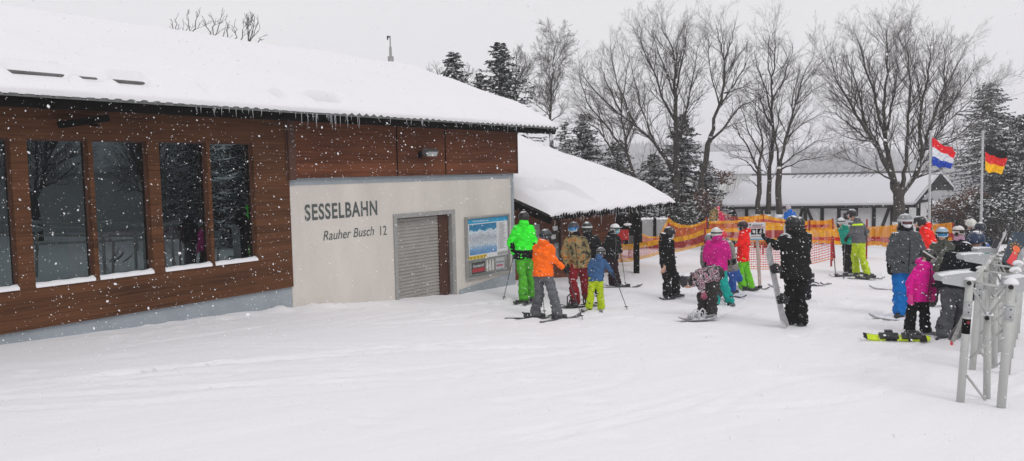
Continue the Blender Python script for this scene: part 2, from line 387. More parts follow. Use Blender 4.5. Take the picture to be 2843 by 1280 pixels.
z_wb = (wp(D(0, 838))[1] + wp(D(735, 722))[1])/2     # bottom of siding
z_bb = (wp(D(722, 447))[1] + wp(D(1290, 437))[1])/2  # bottom of upper wooden band
OV = .7
eE = wp(D(1400, 320), OV); eE0 = wp(D(0, 232), OV)
z_e = (eE[1]+eE0[1])/2; uE = eE[0]
# ridge
rr = ray(*D(1045, 165))
Ept = W(uE, OV, 0); tn = (Ept - CAM).dot(dW)/rr.dot(dW)
Rp = CAM + rr*tn; w_r = -(Rp-Ept).dot(nF); z_r = Rp.z - CZ
SN = .30; z_rp = z_r - SN      # roof plane ridge height
tanp = (z_rp - z_e)/w_r
print('STATION uE', uE, 'z_e', z_e, 'w_r', w_r, 'z_r', z_r, 'uS', uS, 'z_wb', z_wb, 'z_bb', z_bb, 'wins', wins)
z_top = z_e + OV*tanp - .05
st = thing('lift_station', 'long snow-covered wooden chairlift station with dark windows and cream rendered bay', 'building', W(6, 0, -2.5))
# siding with openings
def holed(mb, u0, u1, z0, z1, holes, n0, n1):
    us = sorted({u0, u1, *[h[0] for h in holes], *[h[1] for h in holes]}); zs = sorted({z0, z1, *[h[2] for h in holes], *[h[3] for h in holes]})
    us = [q for q in us if u0 <= q <= u1]; zs = [q for q in zs if z0 <= q <= z1]
    for i in range(len(us)-1):
        for j in range(len(zs)-1):
            cu, cz = (us[i]+us[i+1])/2, (zs[j]+zs[j+1])/2
            if any(h[1] < cu < h[0] and h[3] < cz < h[2] for h in holes): continue
            mb.add([W(us[i], n1, zs[j]), W(us[i+1], n1, zs[j]), W(us[i+1], n1, zs[j+1]), W(us[i], n1, zs[j+1])], [(0,1,2,3)])
    for h in holes:
        for (a, b2) in (((h[0],h[2]),(h[1],h[2])), ((h[1],h[2]),(h[1],h[3])), ((h[1],h[3]),(h[0],h[3])), ((h[0],h[3]),(h[0],h[2]))):
            mb.add([W(a[0], n1, a[1]), W(b2[0], n1, b2[1]), W(b2[0], n0, b2[1]), W(a[0], n0, a[1])], [(0,1,2,3)])
wb = WB(); holed(wb, uS, uL, z_wb, z_top, wins_all, -.25, .05)
wb.add([W(uS,.05,z_wb), W(uL,.05,z_wb), W(uL,-.25,z_wb), W(uS,-.25,z_wb)], [(0,1,2,3)]); wb.add([W(uS,.05,z_wb), W(uS,.05,z_top), W(uS,-.25,z_top), W(uS,-.25,z_wb)], [(0,1,2,3)])
wb.build('siding', M_WOOD, st)
wb = WB()
wb.bx(uS+.003, uL, -.3, .0, -3.3, z_wb-.004); wb.build('plinth', M_PLINTH, st)
# rendered bay
wb = WB(); door = [wp(D(988,540))[0], wp(D(1142,527))[0], (wp(D(983,540))[1]+wp(D(1140,527))[1])/2, -3.3]
du0, du1, dz = door[0], door[1], door[2]
holed(wb, -.0, uS-.004, -3.3, z_bb, [[du0, du1, dz, -3.4]], -.3, 0)
wb.add([W(0,0,-3.3), W(0,0,z_top), W(0,-9,z_top), W(0,-9,-3.3)], [(0,1,2,3)])
wb.build('rendered_wall', M_RENDER, st)
wb = WB(); wb.bx(-.012, uS-.006, .003, .012, z_bb-.12, z_bb-.003); wb.bx(-.012, .10, .003, .012, -3.3, z_bb-.123)
wb.add([W(.1,.012,-3.3), W(2.15,.012,-3.3), W(2.15,.012,-2.56), W(.1,.012,-2.40)], [(0,1,2,3)])
wb.build('grey_border', M_PLINTH, st)
wb = WB(); wb.bx(-.05, uS-.12, .015, .085, z_bb, z_top); wb.build('upper_band', M_WOOD2, st)
for px in (990, 1112):
    u = wp(D(px, 380))[0]; wb = WB(); wb.bx(u-.012, u+.012, .086, .094, z_bb+.01, z_top); wb.build('joint_strip', M_DARK, st)
wb = WB(); wb.bx(uS-.116, uS+.03, .055, .10, z_bb-.03, z_top); wb.bx(uS+.034, uS+.06, .052, .07, z_bb-.03, z_top); wb.build('corner_board', M_TRIM, st)
wb = WB(); wb.bx(-.09, -.054, -.02, .10, z_bb-.01, z_top); wb.build('corner_board', M_TRIM, st)
# windows
for i, (a, b2, t, bo) in enumerate(wins_all):
    wb = WB(); f = .022
    wb.bx(a, a-f, -.07, -.02, bo, t); wb.bx(b2, b2+f, -.07, -.02, bo, t); wb.bx(a-f, b2+f, -.07, -.02, t-f, t); wb.bx(a-f, b2+f, -.07, -.02, bo, bo+f+.02)
    wn = wb.build('window', M_TRIM, st)
    g = WB(); g.add([W(a-f,-.045,bo+f), W(b2+f,-.045,bo+f), W(b2+f,-.045,t-f), W(a-f,-.045,t-f)], [(0,1,2,3)]); g.build('glass', M_GLASS, wn)
    s = WB(); nU = 26; P = []
    for j, (nn, zz) in enumerate(((-.019,.0),(-.018,.06),(.0,.06),(.03,.05),(.058,.035),(.062,.0))):
        P.append([W(a-(a-b2)*k/nU, nn, bo+zz*(1+.06*math.sin(k*.7+i)+ (.15 if (k > nU-2 and nn < .03) else 0)) ) for k in range(nU+1)])
    s.grid(P); s.build('sill_snow', M_SNOWR, wn, smooth=True)
# interior
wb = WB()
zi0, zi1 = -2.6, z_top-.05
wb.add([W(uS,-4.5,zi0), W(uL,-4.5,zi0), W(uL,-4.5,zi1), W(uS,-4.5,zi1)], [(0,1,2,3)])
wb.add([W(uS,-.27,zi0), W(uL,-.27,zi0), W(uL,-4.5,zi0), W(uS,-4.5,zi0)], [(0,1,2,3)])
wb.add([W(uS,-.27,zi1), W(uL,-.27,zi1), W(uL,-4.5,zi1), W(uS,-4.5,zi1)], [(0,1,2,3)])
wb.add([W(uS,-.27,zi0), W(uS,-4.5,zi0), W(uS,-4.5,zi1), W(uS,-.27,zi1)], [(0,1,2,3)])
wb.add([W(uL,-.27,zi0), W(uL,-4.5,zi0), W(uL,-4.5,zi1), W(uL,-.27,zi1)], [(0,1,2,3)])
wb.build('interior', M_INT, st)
wb = WB()
for a, b2 in ((wins[2][0]+.15, wins[2][1]-.1), (wins[3][0]+.05, wins[3][1]+.1)):
    n = 30; P = []
    for z in (zb-.4, zb+.62): P.append([W(a-(a-b2)*k/n, -.45+.03*math.sin(k*1.4), z) for k in range(n+1)])
    wb.grid(P)
wb.build('curtain', mat('maroon_cloth', (.16,.03,.05), .9, .2, 5), st)
# roof : corrugated sheets
def zroof(w): return z_e + w*tanp
cg = WB(); pitch = .177; u = uE; nst = int((uL-uE)/pitch*4); P = [[], [], []]
for k in range(nst+1):
    uu = uE + k*pitch/4; c = .028*math.cos(2*math.pi*k/4)+.01
    for q, w_ in enumerate((-.05, w_r*.5, w_r)): P[q].append(W(uu, OV-w_, zroof(w_)+c))
cg.grid(P); P2 = [[W(uE + k*pitch/4, OV+.05, zroof(-.05)+.028*math.cos(2*math.pi*k/4)+.01) for k in range(nst+1)], [W(uE + k*pitch/4, OV+.05, zroof(-.05)-.028) for k in range(nst+1)]]
cg.grid(P2)
P3 = [[W(uE+k*.5, OV-w_r, z_rp) for k in range(int((uL-uE)/.5)+1)], [W(uE+k*.5, OV-w_r-3.6, z_rp-3.6*tanp) for k in range(int((uL-uE)/.5)+1)]]
cg.grid(P3)
rf = cg.build('roof', M_CORR, st)
wb = WB()
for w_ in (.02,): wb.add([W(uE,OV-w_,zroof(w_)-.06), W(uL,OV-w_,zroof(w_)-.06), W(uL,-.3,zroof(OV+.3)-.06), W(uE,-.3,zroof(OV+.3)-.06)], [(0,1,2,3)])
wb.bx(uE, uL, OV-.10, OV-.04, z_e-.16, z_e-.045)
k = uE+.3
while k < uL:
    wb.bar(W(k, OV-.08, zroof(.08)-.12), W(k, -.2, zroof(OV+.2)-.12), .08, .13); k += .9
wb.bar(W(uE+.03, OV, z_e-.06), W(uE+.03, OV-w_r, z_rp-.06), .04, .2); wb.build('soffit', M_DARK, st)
# gable end triangle
wb = WB(); wb.add([W(0,.0,z_top-.3), W(0,-w_r+OV,z_top-.3), W(0,-w_r+OV,z_rp-.08), W(0,0,z_top-.02)], [(0,1,2,3)]); wb.build('gable_wall', M_TRIM, st)
# roof snow
def roof_snow(name, parent, u0, u1, wmax, zf, place, th, gaps, back=0, nu=None, seed=1, du=.07, rid=True):
    rs = np.random.RandomState(seed); U = np.arange(u0, u1+du, du); Wd = np.concatenate([[0,.0,.02,.05,.09,.14,.2], np.arange(.27, 1.3, .05), np.arange(1.35, wmax, .16), [wmax]])
    mb = MB(); P = []
    lob = [(rs.uniform(u0,u1), rs.uniform(.5,1.6), rs.uniform(-.05,.07)) for _ in range(int((u1-u0)*1.4))]
    for i, w_ in enumerate(Wd):
        row = []
        for uu in U:
            ed = min(1, (w_+.005)/.22); prof = math.sqrt(max(0, 1-(1-ed)**2))
            t = th*(.42+.58*min(1, w_/.9)) if w_ < .9 else th
            e = (uu-u0)/.35; e2 = (u1-uu)/.35; side = math.sqrt(max(0.0, 1-(1-min(1,max(0,e)))**2))*math.sqrt(max(0.0,1-(1-min(1,max(0,e2)))**2))
            nz_ = .5*mnoise.noise(V((uu*.55, w_*.9, seed))) + .22*mnoise.noise(V((uu*1.7, w_*2.2, seed+5)))
            t = t*(1+.30*nz_)*prof*(.12+.88*side)
            bul = .07*max(0, 1-w_/.3)*(mnoise.noise(V((uu*.8, 3.3, seed)))+.35) if w_ < .3 else 0
            for g0, g1, gw, gh in gaps:
                if g0-.3 < uu < g1+.3:
                    a = min(1, max(0, (uu-g0)/.07))*min(1, max(0, (g1-uu)/.07)); wl = gw
                    if w_ <= wl+.02: t = t*(1-a)+min(t,.105)*a
                    if abs(w_-wl) < gh: t *= 1-a*.75*(1-(abs(w_-wl)/gh)**2)
                    elif gh <= w_-wl < gh+.25: t += a*.04*(1-(w_-wl-gh)/.25)
            if i == 0: t = -.028; w2 = w_
            else: w2 = w_
            row.append(place(uu, w2-bul*(1 if i > 0 else .3), zf(w2)+max(t, -.03)+.012))
        P.append(row)
    if back: P.append([place(uu, wmax+.5, zf(wmax)+th-.2) for uu in U]); P.append([place(uu, wmax+back, zf(wmax)+th-back*tanp) for uu in U])
    mb.grid(P); return mb.build(name, M_SNOWR, parent, smooth=True)
def ugap(x0, x1, w_): return (wp(D(x1, 190+x1*.068), OV-w_)[0], wp(D(x0, 190+x0*.068), OV-w_)[0])
gaps = []
for x0, x1, w_, gh in ((0,176,.44,.06),(180,262,.42,.055),(265,372,.40,.05),(492,518,.34,.03),(672,706,.33,.03),(765,850,.33,.03)):
    a, b2 = ugap(x0, x1, w_); gaps.append((a, b2, w_, gh))
gaps.append((gaps[0][1]+.15, gaps[0][1]+2.5, .44, .07)); gaps.append((gaps[0][1]+2.7, gaps[0][1]+6, .44, .07))
rsn = roof_snow('roof_snow', rf, uE-.02, uL, w_r, zroof, lambda u, w_, z: W(u, OV-w_+.03, z), SN, gaps, back=3.6)
wb = WB()
for g0, g1, w_, gh in gaps:
    wb.tube([W(g0+.02, OV-w_-.02, zroof(w_)+.135), W(g1-.05, OV-w_-.02, zroof(w_)+.135)], .030, 8); wb.build('snow_guard', mat('guard_metal', srgb(96,96,95), .5, .2, 5), rf); wb = WB()

# icicles
rs = np.random.RandomState(5)
for k in range(56):
    ic = MB()
    px = rs.uniform(480, 1390) if k % 4 else rs.uniform(730, 900)
    u = wp(D(px, 290), OV)[0]; l = rs.uniform(.03, .14) if not (735 < px < 900) else rs.uniform(.05, .27)
    p = W(u, OV+.05, z_e-.03); ic.tube([p, p+V((rs.normal(0,.004),0,-l*.5)), p+V((rs.normal(0,.01),0,-l))], [.0055,.004,.001], 5)
    ic.build('icicle', M_ICE, rf)
# lettering
BF = None
def text(body, p0, p1, n, m, parent, name='lettering', zb_=None, extr=.002, bold=0.0, italic=0, hpx=None):
    # fit text between wall pixels p0 (left baseline) and p1 (right top)
    (u0_, z0_), (u1_, z1_) = wp(p0, n), wp(p1, n)
    c = bpy.data.curves.new(name, 'FONT'); c.body = body; c.size = 1; c.extrude = extr; c.offset = bold; c.space_character = 1.12 if body.isupper() else 1.0; c.shear = italic
    o = bpy.data.objects.new('tmp', c); COL.objects.link(o); dg = bpy.context.evaluated_depsgraph_get()
    me = bpy.data.meshes.new_from_object(o.evaluated_get(dg)); bpy.data.objects.remove(o)
    co = np.empty(len(me.vertices)*3); me.vertices.foreach_get('co', co); co = co.reshape(-1,3)
    mn, mx_ = co.min(0), co.max(0); sx = (u0_-u1_)/(mx_[0]-mn[0]); sz = (z1_-z0_)/(mx_[1]-mn[1])
    mb = MB()
    vs = [W(u0_-(q[0]-mn[0])*sx, n+.0015+max(0,q[2]), z0_+(q[1]-mn[1])*sz) for q in co]
    mb.add(vs, [tuple(p.vertices) for p in me.polygons]); return mb.build(name, m, parent)
M_LET = mat('dark_grey_paint', srgb(84,90,88), .8, .15, 12)
text('SESSELBAHN', F3(243,686), F3(574,590), .001, M_LET, st, bold=.026)
text('Rauher Busch', F3(327,776), F3(560,710), .001, M_LET, st, bold=.004, italic=.25)
text('12', F3(590,752), F3(618,706), .001, M_LET, st, bold=.0)
# roller door
wb = WB(); f = .085
wb.bx(du0+.0, du0-f, -.06, .03, -3.3, dz); wb.bx(du1+.0, du1+f+.03, -.06, .03, -3.3, dz); wb.bx(du0-f, du1+f+.03, -.06, .03, dz-f, dz)
dr = wb.build('door', M_GREY, st); wb = WB()
us0, us1 = du0-f, wp(D(1104, 640), -.1)[0]; z = -3.2; P = []
while z < dz-f:
    for k, q in enumerate((0,.012,.02,.02,.012,0)): P.append([W(us0, -.12+q, z+k*.011), W(us1, -.12+q, z+k*.011)])
    z += .068
wb.grid(P); wb.build('roller_shutter', M_SHUT, dr)
wb = WB(); wb.bx(us1-.004, du1+f+.034, -.28, -.02 if False else -.085, -3.3, dz-f-.004); wb.build('door_post', M_TRIM, dr)
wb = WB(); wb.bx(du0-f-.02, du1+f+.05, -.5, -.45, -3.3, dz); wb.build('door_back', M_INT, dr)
# map display case
c1, c2, c3, c4 = wp(FP(90,130)), wp(FP(770,70)), wp(FP(775,950)), wp(FP(130,1090))
cu0, cu1 = (c1[0]+c4[0])/2, (c2[0]+c3[0])/2; cz1, cz0 = (c1[1]+c2[1])/2, (c3[1]+c4[1])/2
case = thing('map_case', 'framed display case with blue piste map and drink advert on the cream wall', 'display case', W((cu0+cu1)/2, .04, cz0))
wb = WB(); f = .035
wb.bx(cu0, cu0-f, .003, .075, cz0, cz1); wb.bx(cu1, cu1+f, .003, .075, cz0, cz1); wb.bx(cu0-f, cu1+f, .003, .075, cz1-f, cz1); wb.bx(cu0-f, cu1+f, .003, .075, cz0, cz0+f)
wb.build('frame', M_GREY, case)
wb = WB(); wb.bx(cu0-f, cu1+f, .003, .02, cz0+f, cz1-f); wb.build('back_panel', mat('case_back', srgb(120,126,128), .6, .1, 6), case)
def CU_(a, b2): return cu0-f + (cu1+f-(cu0-f))*a, cz0+f + (cz1-cz0-2*f)*b2
def card(name, a0, b0, a1, b1, n, m, parent=case):
    (ua, za), (ub, zb2) = CU_(a0, b0), CU_(a1, b1); w2 = WB(); w2.add([W(ua,n,za), W(ub,n,za), W(ub,n,zb2), W(ua,n,zb2)], [(0,1,2,3)]); return w2.build(name, m, parent)
M_PAPER = mat('white_paper', srgb(214,216,218), .5, .02, 4)
mp_ = card('map_poster', .05, .29, 1, .99, .024, M_PAPER)
card('header', .05, .905, 1, .985, .0265, mat('poster_blue', srgb(30,150,195), .5, .05, 4), mp_)
# panorama
m, nt, b = newmat('panorama'); g = N(nt, 'ShaderNodeNewGeometry'); sp = N(nt, 'ShaderNodeSeparateXYZ'); L(nt, g.outputs['Position'], sp.inputs[0])
mr = N(nt, 'ShaderNodeMapRange'); (ua, za), (ub, zb2) = CU_(.07,.37), CU_(.72,.89); mr.inputs[1].default_value = za+CZ; mr.inputs[2].default_value = zb2+CZ; L(nt, sp.outputs[2], mr.inputs[0])
nz = N(nt, 'ShaderNodeTexNoise', i_Scale=9.0, i_Detail=8.0, i_Roughness=.7); L(nt, g.outputs['Position'], nz.inputs['Vector'])
nn = N(nt, 'ShaderNodeMath', operation='MULTIPLY_ADD'); L(nt, nz.outputs[0], nn.inputs[0]); nn.inputs[1].default_value = .34; L(nt, mr.outputs[0], nn.inputs[2])
cr = N(nt, 'ShaderNodeValToRGB'); L(nt, nn.outputs[0], cr.inputs[0]); e = cr.color_ramp.elements
e[0].position = .12; e[0].color = (*srgb(70,125,185),1); e[1].position = 1.0; e[1].color = (*srgb(20,120,165),1)
for p_, c_ in ((.35,(120,165,205)),(.5,(196,206,214)),(.72,(170,176,186)),(.9,(205,212,220)),(.945,(190,215,228)),(.965,(45,150,185))):
    q = e.new(p_); q.color = (*srgb(*c_),1)
n3 = N(nt, 'ShaderNodeTexNoise', i_Scale=38.0, i_Detail=4.0); L(nt, g.outputs['Position'], n3.inputs['Vector'])
m3 = N(nt, 'ShaderNodeMapRange'); m3.inputs[1].default_value=.35; m3.inputs[2].default_value=.65; m3.inputs[3].default_value = .6; m3.inputs[4].default_value = 1.2; L(nt, n3.outputs[0], m3.inputs[0])
vm = N(nt, 'ShaderNodeVectorMath', operation='SCALE'); L(nt, cr.outputs[0], vm.inputs[0]); L(nt, m3.outputs[0], vm.inputs['Scale']); L(nt, vm.outputs[0], b.inputs['Base Color'])
card('panorama', .07, .37, .72, .89, .0265, m, mp_)
card('yellow_strip', .05, .295, .47, .355, .0265, mat('poster_yellow', srgb(222,196,70), .5, .05, 4), mp_)
wb = WB(); rs = np.random.RandomState(2)
for k in range(26):
    (ua, za) = CU_(.78, .87-k*.0182); l = rs.uniform(.1,.2); (ub, _) = CU_(.78+l, 0); wb.add([W(ua,.0265,za), W(ub,.0265,za), W(ub,.0265,za+.009), W(ua,.0265,za+.009)], [(0,1,2,3)])
    (ua, _) = CU_(.745, 0); (ub, _) = CU_(.762, 0); wb.add([W(ua,.0265,za), W(ub,.0265,za), W(ub,.0265,za+.009), W(ua,.0265,za+.009)], [(0,1,2,3)])
wb.build('index_list', mat('ink', srgb(120,118,124), .6, .1, 4), mp_)
wb = WB()
for k in range(5):
    (ua, za) = CU_(.065+k*.082, .303); (ub, zb2) = CU_(.065+k*.082+.06, .345); wb.add([W(ua,.029,za), W(ub,.029,za), W(ub,.029,zb2), W(ua,.029,zb2)], [(0,1,2,3)])
wb.build('pictogram_row', mat('poster_ochre', srgb(176,146,40), .5, .1, 8), mp_)
(ua, za), (ub, zb2) = CU_(.73,.30), CU_(.99,.36); wb = WB(); wb.add([W(ua,.0265,za), W(ub,.0265,za), W(ub,.0265,zb2), W(ua,.0265,zb2)], [(0,1,2,3)]); wb.build('grey_note', mat('note_grey', srgb(160,160,158), .6, .2, 30), mp_)
def ctext(body, a0, b0, a1, b1, n, m, parent, **kw):
    (ua, za), (ub, zb2) = CU_(a0, b0), CU_(a1, b1)
    c = bpy.data.curves.new('t', 'FONT'); c.body = body; c.offset = kw.get('bold', 0); c.shear = kw.get('italic', 0)
    o = bpy.data.objects.new('tmp', c); COL.objects.link(o); dg = bpy.context.evaluated_depsgraph_get(); me = bpy.data.meshes.new_from_object(o.evaluated_get(dg)); bpy.data.objects.remove(o)
    co = np.array([tuple(v.co) for v in me.vertices]); mn, mx_ = co.min(0), co.max(0)
    mb = MB(); mb.add([W(ua+(ub-ua)*(q[0]-mn[0])/(mx_[0]-mn[0]), n, za+(zb2-za)*(q[1]-mn[1])/(mx_[1]-mn[1])) for q in co], [tuple(p.vertices) for p in me.polygons]); return mb.build('lettering', m, parent)
M_WHT = mat('print_white', srgb(235,238,240), .5, .02, 4)
ctext('Winterberg', .14, .925, .52, .96, .029, M_WHT, mp_)
ad = card('advert', .05, .02, 1, .275, .024, mat('advert_grey', srgb(128,130,126), .5, .3, 9))
card('crate_picture', .11, .04, .42, .24, .0265, mat('crate_dark', srgb(62,62,60), .5, .3, 14), ad)
card('red_band', .12, .07, .41, .135, .029, mat('advert_red', srgb(170,50,60), .5, .1, 8), ad)
ctext('Krombacher', .14, .15, .40, .205, .029, M_WHT, ad, italic=.2)
wb = WB()
for k in range(3):
    a = .45+k*.07; (ua, za), (ub, zb2) = CU_(a,.05), CU_(a+.05,.19); (uc, zc), (ud, zd) = CU_(a+.015,.19), CU_(a+.035,.25)
    wb.add([W(ua,.0265,za), W(ub,.0265,za), W(ub,.0265,zb2), W(ud,.0265,zd), W(uc,.0265,zd), W(ua,.0265,zb2)], [(0,1,2,3,4,5)])
wb.build('bottle_picture', mat('bottle_print', srgb(196,196,190), .5, .2, 30), ad)
card('pack_picture', .68, .05, .90, .25, .0265, mat('pack_print', srgb(176,178,180), .5, .12, 12), ad)
card('pack_band', .70, .10, .86, .13, .029, mat('pack_red', srgb(170,70,95), .5, .1, 8), ad)
ctext('Krombacher', .70, .16, .89, .20, .029, mat('print_black', srgb(60,60,64), .5, .1, 8), ad)
# wall lamps
c = W(*[wp(D(210,306), .25)[0], .25, wp(D(210,306), .25)[1]])
ht = thing('heater_tube', 'black tube heater fixed above the dark windows under the eaves', 'heater', c)
a = wp(D(150,314), .25); b2 = wp(D(270,297), .25)
wb = WB(); wb.bar(W(a[0], .25, a[1]), W(b2[0], .25, b2[1]), .11, .09); wb.build('housing', mat('black_metal', (.005,.005,.005), .8, .1, 5, spec=.1), ht)
wb = WB(); 
for q in (a, b2): wb.bar(W((a[0]+b2[0])/2+(q[0]-(a[0]+b2[0])/2)*.6, .05, a[1]+.03), W((a[0]+b2[0])/2+(q[0]-(a[0]+b2[0])/2)*.6, .25, a[1]+.01), .03)
wb.build('bracket', mat('black_metal', (.008,.008,.008)), ht)
q = wp(D(1058, 388), .1); fl = thing('floodlight', 'small grey floodlight with glass front on the upper wooden band', 'lamp', W(q[0], .1, q[1]))
wb = WB(); ax2 = (AX[0], (nF+V((0,0,-.5))).normalized(), (V((0,0,1))+nF*.5).normalized())
wb.box(W(q[0]-.07, .30, q[1]+.03), (.17,.06,.06), ax2); wb.build('housing', mat('lamp_grey', srgb(90,92,92), .4, .1, 5), fl)
wb = WB(); wb.box(W(q[0]-.07, .345, q[1]-.0), (.145,.012,.045), ax2); wb.build('lens', mat('lamp_glass', srgb(170,172,172), .2, .1, 5), fl)
wb = WB(); wb.bar(W(q[0]+.02,.09,q[1]), W(q[0]-.02,.27,q[1]+.03), .05); wb.bx(q[0]-.03,q[0]+.07,.09,.11,q[1]-.08,q[1]+.06); wb.build('bracket', mat('black_metal', (.008,.008,.008)), fl)
# antenna on the roof
ap = at(*D(983, 156), 21.3)
an = thing('antenna_mast', 'thin grey antenna mast rising above the snowy station roof', 'antenna', ap - V((0,0,.3)))
wb = MB(); wb.tube([ap-V((0,0,.4)), at(*D(982,118),21.3)], .035, 8); wb.tube([at(*D(982,118),21.3), at(*D(981,90),21.3)], .018, 8); wb.build('mast', M_GREY, an)
wb = MB(); wb.bar(at(*D(981,92),21.3), at(*D(975,94),21.3), .03); wb.bar(at(*D(975,90),21.3), at(*D(975,100),21.3), .03); wb.build('aerial', M_DARK, an)
wb = MB(); wb.box(at(*D(983,152),21.3), (.07,.07,.1)); wb.build('base_bracket', M_GREY, an)
# ------------------------------------------------------------------ annex
nE = .6; s0, sB = .68, None
cC = wp(D(1385,545), nE); cB = wp(D(1695,508), nE); zC = (cC[1]+cB[1])/2; uC, uB = cC[0], cB[0]
print('ANNEX', uC, uB, zC)
tA = math.tan(math.radians(19.3)); zA = lambda w_: zC + w_*tA
ann = thing('annex', 'low wooden annex with deep snow on its drooping roof beside the station', 'building', W((uC+uB)/2, -1, -3))
uEnd = wp(D(1548, 600), -.6)[0]
wb = WB(); wb.bx(uEnd, -.02, -.75, -.6, -3.3, zA(1.2)-.1); wb.bx(uEnd, uEnd+.12, -6, -.76, -3.3, zA(1.2)-.1); wb.build('wall', M_WOOD2, ann)
cg = WB(); pitch = .13; nst = int((uC-uB)/pitch*4); P = [[], []]
for k in range(nst+1):
    uu = uB + k*pitch/4; c = .035*math.cos(2*math.pi*k/4)
    for q, w_ in enumerate((-.06, 7.0)): P[q].append(W(uu, nE-w_, zA(w_)+c-.02))
cg.grid(P); rfa = cg.build('roof', M_CORR, ann)
wb = WB(); wb.add([W(uB,nE,zC-.09), W(uC,nE,zC-.09), W(uC,nE-7,zA(7)-.09), W(uB,nE-7,zA(7)-.09)], [(0,1,2,3)]); wb.bar(W(uC-.03,nE,zC-.13), W(uC-.03,nE-7,zA(7)-.13), .05, .16)
k = uB+.4
while k < uC-.3: wb.bar(W(k, nE-.12, zA(.12)-.16), W(k, nE-1.3, zA(1.3)-.16), .07, .12); k += .8
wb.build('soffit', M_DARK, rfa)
roof_snow('roof_snow', rfa, uB-.04, uC+.04, 7.0, zA, lambda u, w_, z: W(u, nE-w_+.05, z), .33, [(wp(D(1515,505),nE)[0]+.0, wp(D(1425,505),nE)[0]+0.2, 1.35, .045)], seed=8, du=.06)
rs = np.random.RandomState(15)
uu = uB+.02
while uu < uC:
    ic = MB()
    l = rs.uniform(.05, .16) if rs.rand() < .85 else rs.uniform(.2,.36)
    p = W(uu, nE+.09+rs.uniform(-.02,.02), zC-.03+rs.uniform(-.01,.02)); ic.tube([p, p+V((rs.normal(0,.01),0,-l*.5)), p+V((rs.normal(0,.02),0,-l))], [.010,.007,.0015], 5); uu += rs.uniform(.05,.13)
    ic.build('icicle', M_ICE, rfa)
cg = WB(); uu = uB+.03         # dark ends of the corrugated sheets poking up through the snow edge
while uu < uC:
    hgt = .10+.03*math.sin(uu*9); p = W(uu, nE+.115, zC-.10); cg.add([p-dW*.034, p+dW*.034, p+V((0,0,hgt+.04)), p-dW*.034-nF*.03, p+dW*.034-nF*.03, p+V((0,0,hgt))-nF*.05], [(0,1,2),(0,2,5,3),(1,4,5,2),(3,5,4),(0,3,4,1)]); uu += .13
cg.build('sheet_end_row', M_DARK, rfa)
# annex wall fittings
def wr(name, pa, pb, n, th, m, parent, **kw):
    (ua, za), (ub, zb2) = wp(pa, n), wp(pb, n); w2 = WB(); w2.bx(min(ua,ub), max(ua,ub), n-th, n, min(za,zb2), max(za,zb2)); o = w2.build(name, m, parent)
    return o
wr('door', F4(325,165), F4(437,640), -.57, .028, mat('pale_door', srgb(150,150,148), .6, .06, 5), ann)
M_BLK = mat('black_metal', (.008,.008,.008))
nb = wr('notice_board', F4(545,230), F4(640,345), -.56, .035, mat('board_dark', srgb(56,44,40), .7, .3, 20), ann)
wr('notice', F4(550,262), F4(590,300), -.555, .004, M_PAPER, nb); wr('notice', F4(565,175), F4(610,215), -.555, .004, M_PAPER, nb)
wr('window', F4(575,345), F4(640,540), -.56, .035, mat('dull_glass', srgb(120,128,130), .2, .15, 5), ann)
wr('post', F4(640,140), F4(668,600), -.5, .09, M_TRIM, ann)
# porch post and clutter, concrete wall behind
pp = onground(F17(400,700)); qq = at(*F17(385,100), pp.y)
wb = MB(); wb.bar(W(wp(F17(385,400),.2)[0], .2, -3.3), W(wp(F17(385,400),.2)[0], .2, zA(.4)-.1), .16, .16); wb.build('porch_post', M_DARK, ann)
wb = MB(); wb.bar(W(wp(F17(385,400),.2)[0], .2, zA(.4)-.5), W(wp(F17(385,400),.2)[0]+.7, .2, zA(.4)-.12), .1); wb.build('brace', M_DARK, ann)
def slab(name, label, cat, pa, pb, Y, th, m, group=None):
    a, c = at(*pa, Y), at(*pb, Y); mb = MB(); mb.box((a+c)/2+V((0,th/2,0)), (abs(a.x-c.x)/2, th/2, abs(a.z-c.z)/2)); return mb, (a+c)/2
M_CONC = mat('grey_panel', srgb(150,150,150), .85, .08, 2, bump=.2)
gw = thing('grey_wall', 'plain grey panel wall with a dark post behind the orange nets', 'wall', at(*F17(650,600), 33))
mb, _ = slab('', '', '', F17(430,285), F17(660,640), 33, .15, M_CONC); mb.build('panel', M_CONC, gw)
mb, _ = slab('', '', '', F17(710,285), F17(900,640), 33, .15, M_CONC); mb.build('panel', M_CONC, gw)
mb, _ = slab('', '', '', F17(664,275), F17(706,640), 32.95, .2, M_CONC); mb.build('post', M_DARK, gw)
mb, _ = slab('', '', '', F17(0,290), F17(426,640), 33.05, .15, M_CONC); mb.build('panel', M_CONC, gw)
cap = MB()
for xa, xb in ((0,426),(430,660),(710,900)):
    a, c = at(*F17(xa,285),33), at(*F17(xb,285),33); n = 16
    cap.loft([(a+(c-a)*(i/n)+V((0,.07,.02)), V((0,1,0)), V((0,0,1)), .1, .05+.02*math.sin(i*1.3)) for i in range(n+1)])
cap.build('snow_cap', M_SNOWR, gw, smooth=True)
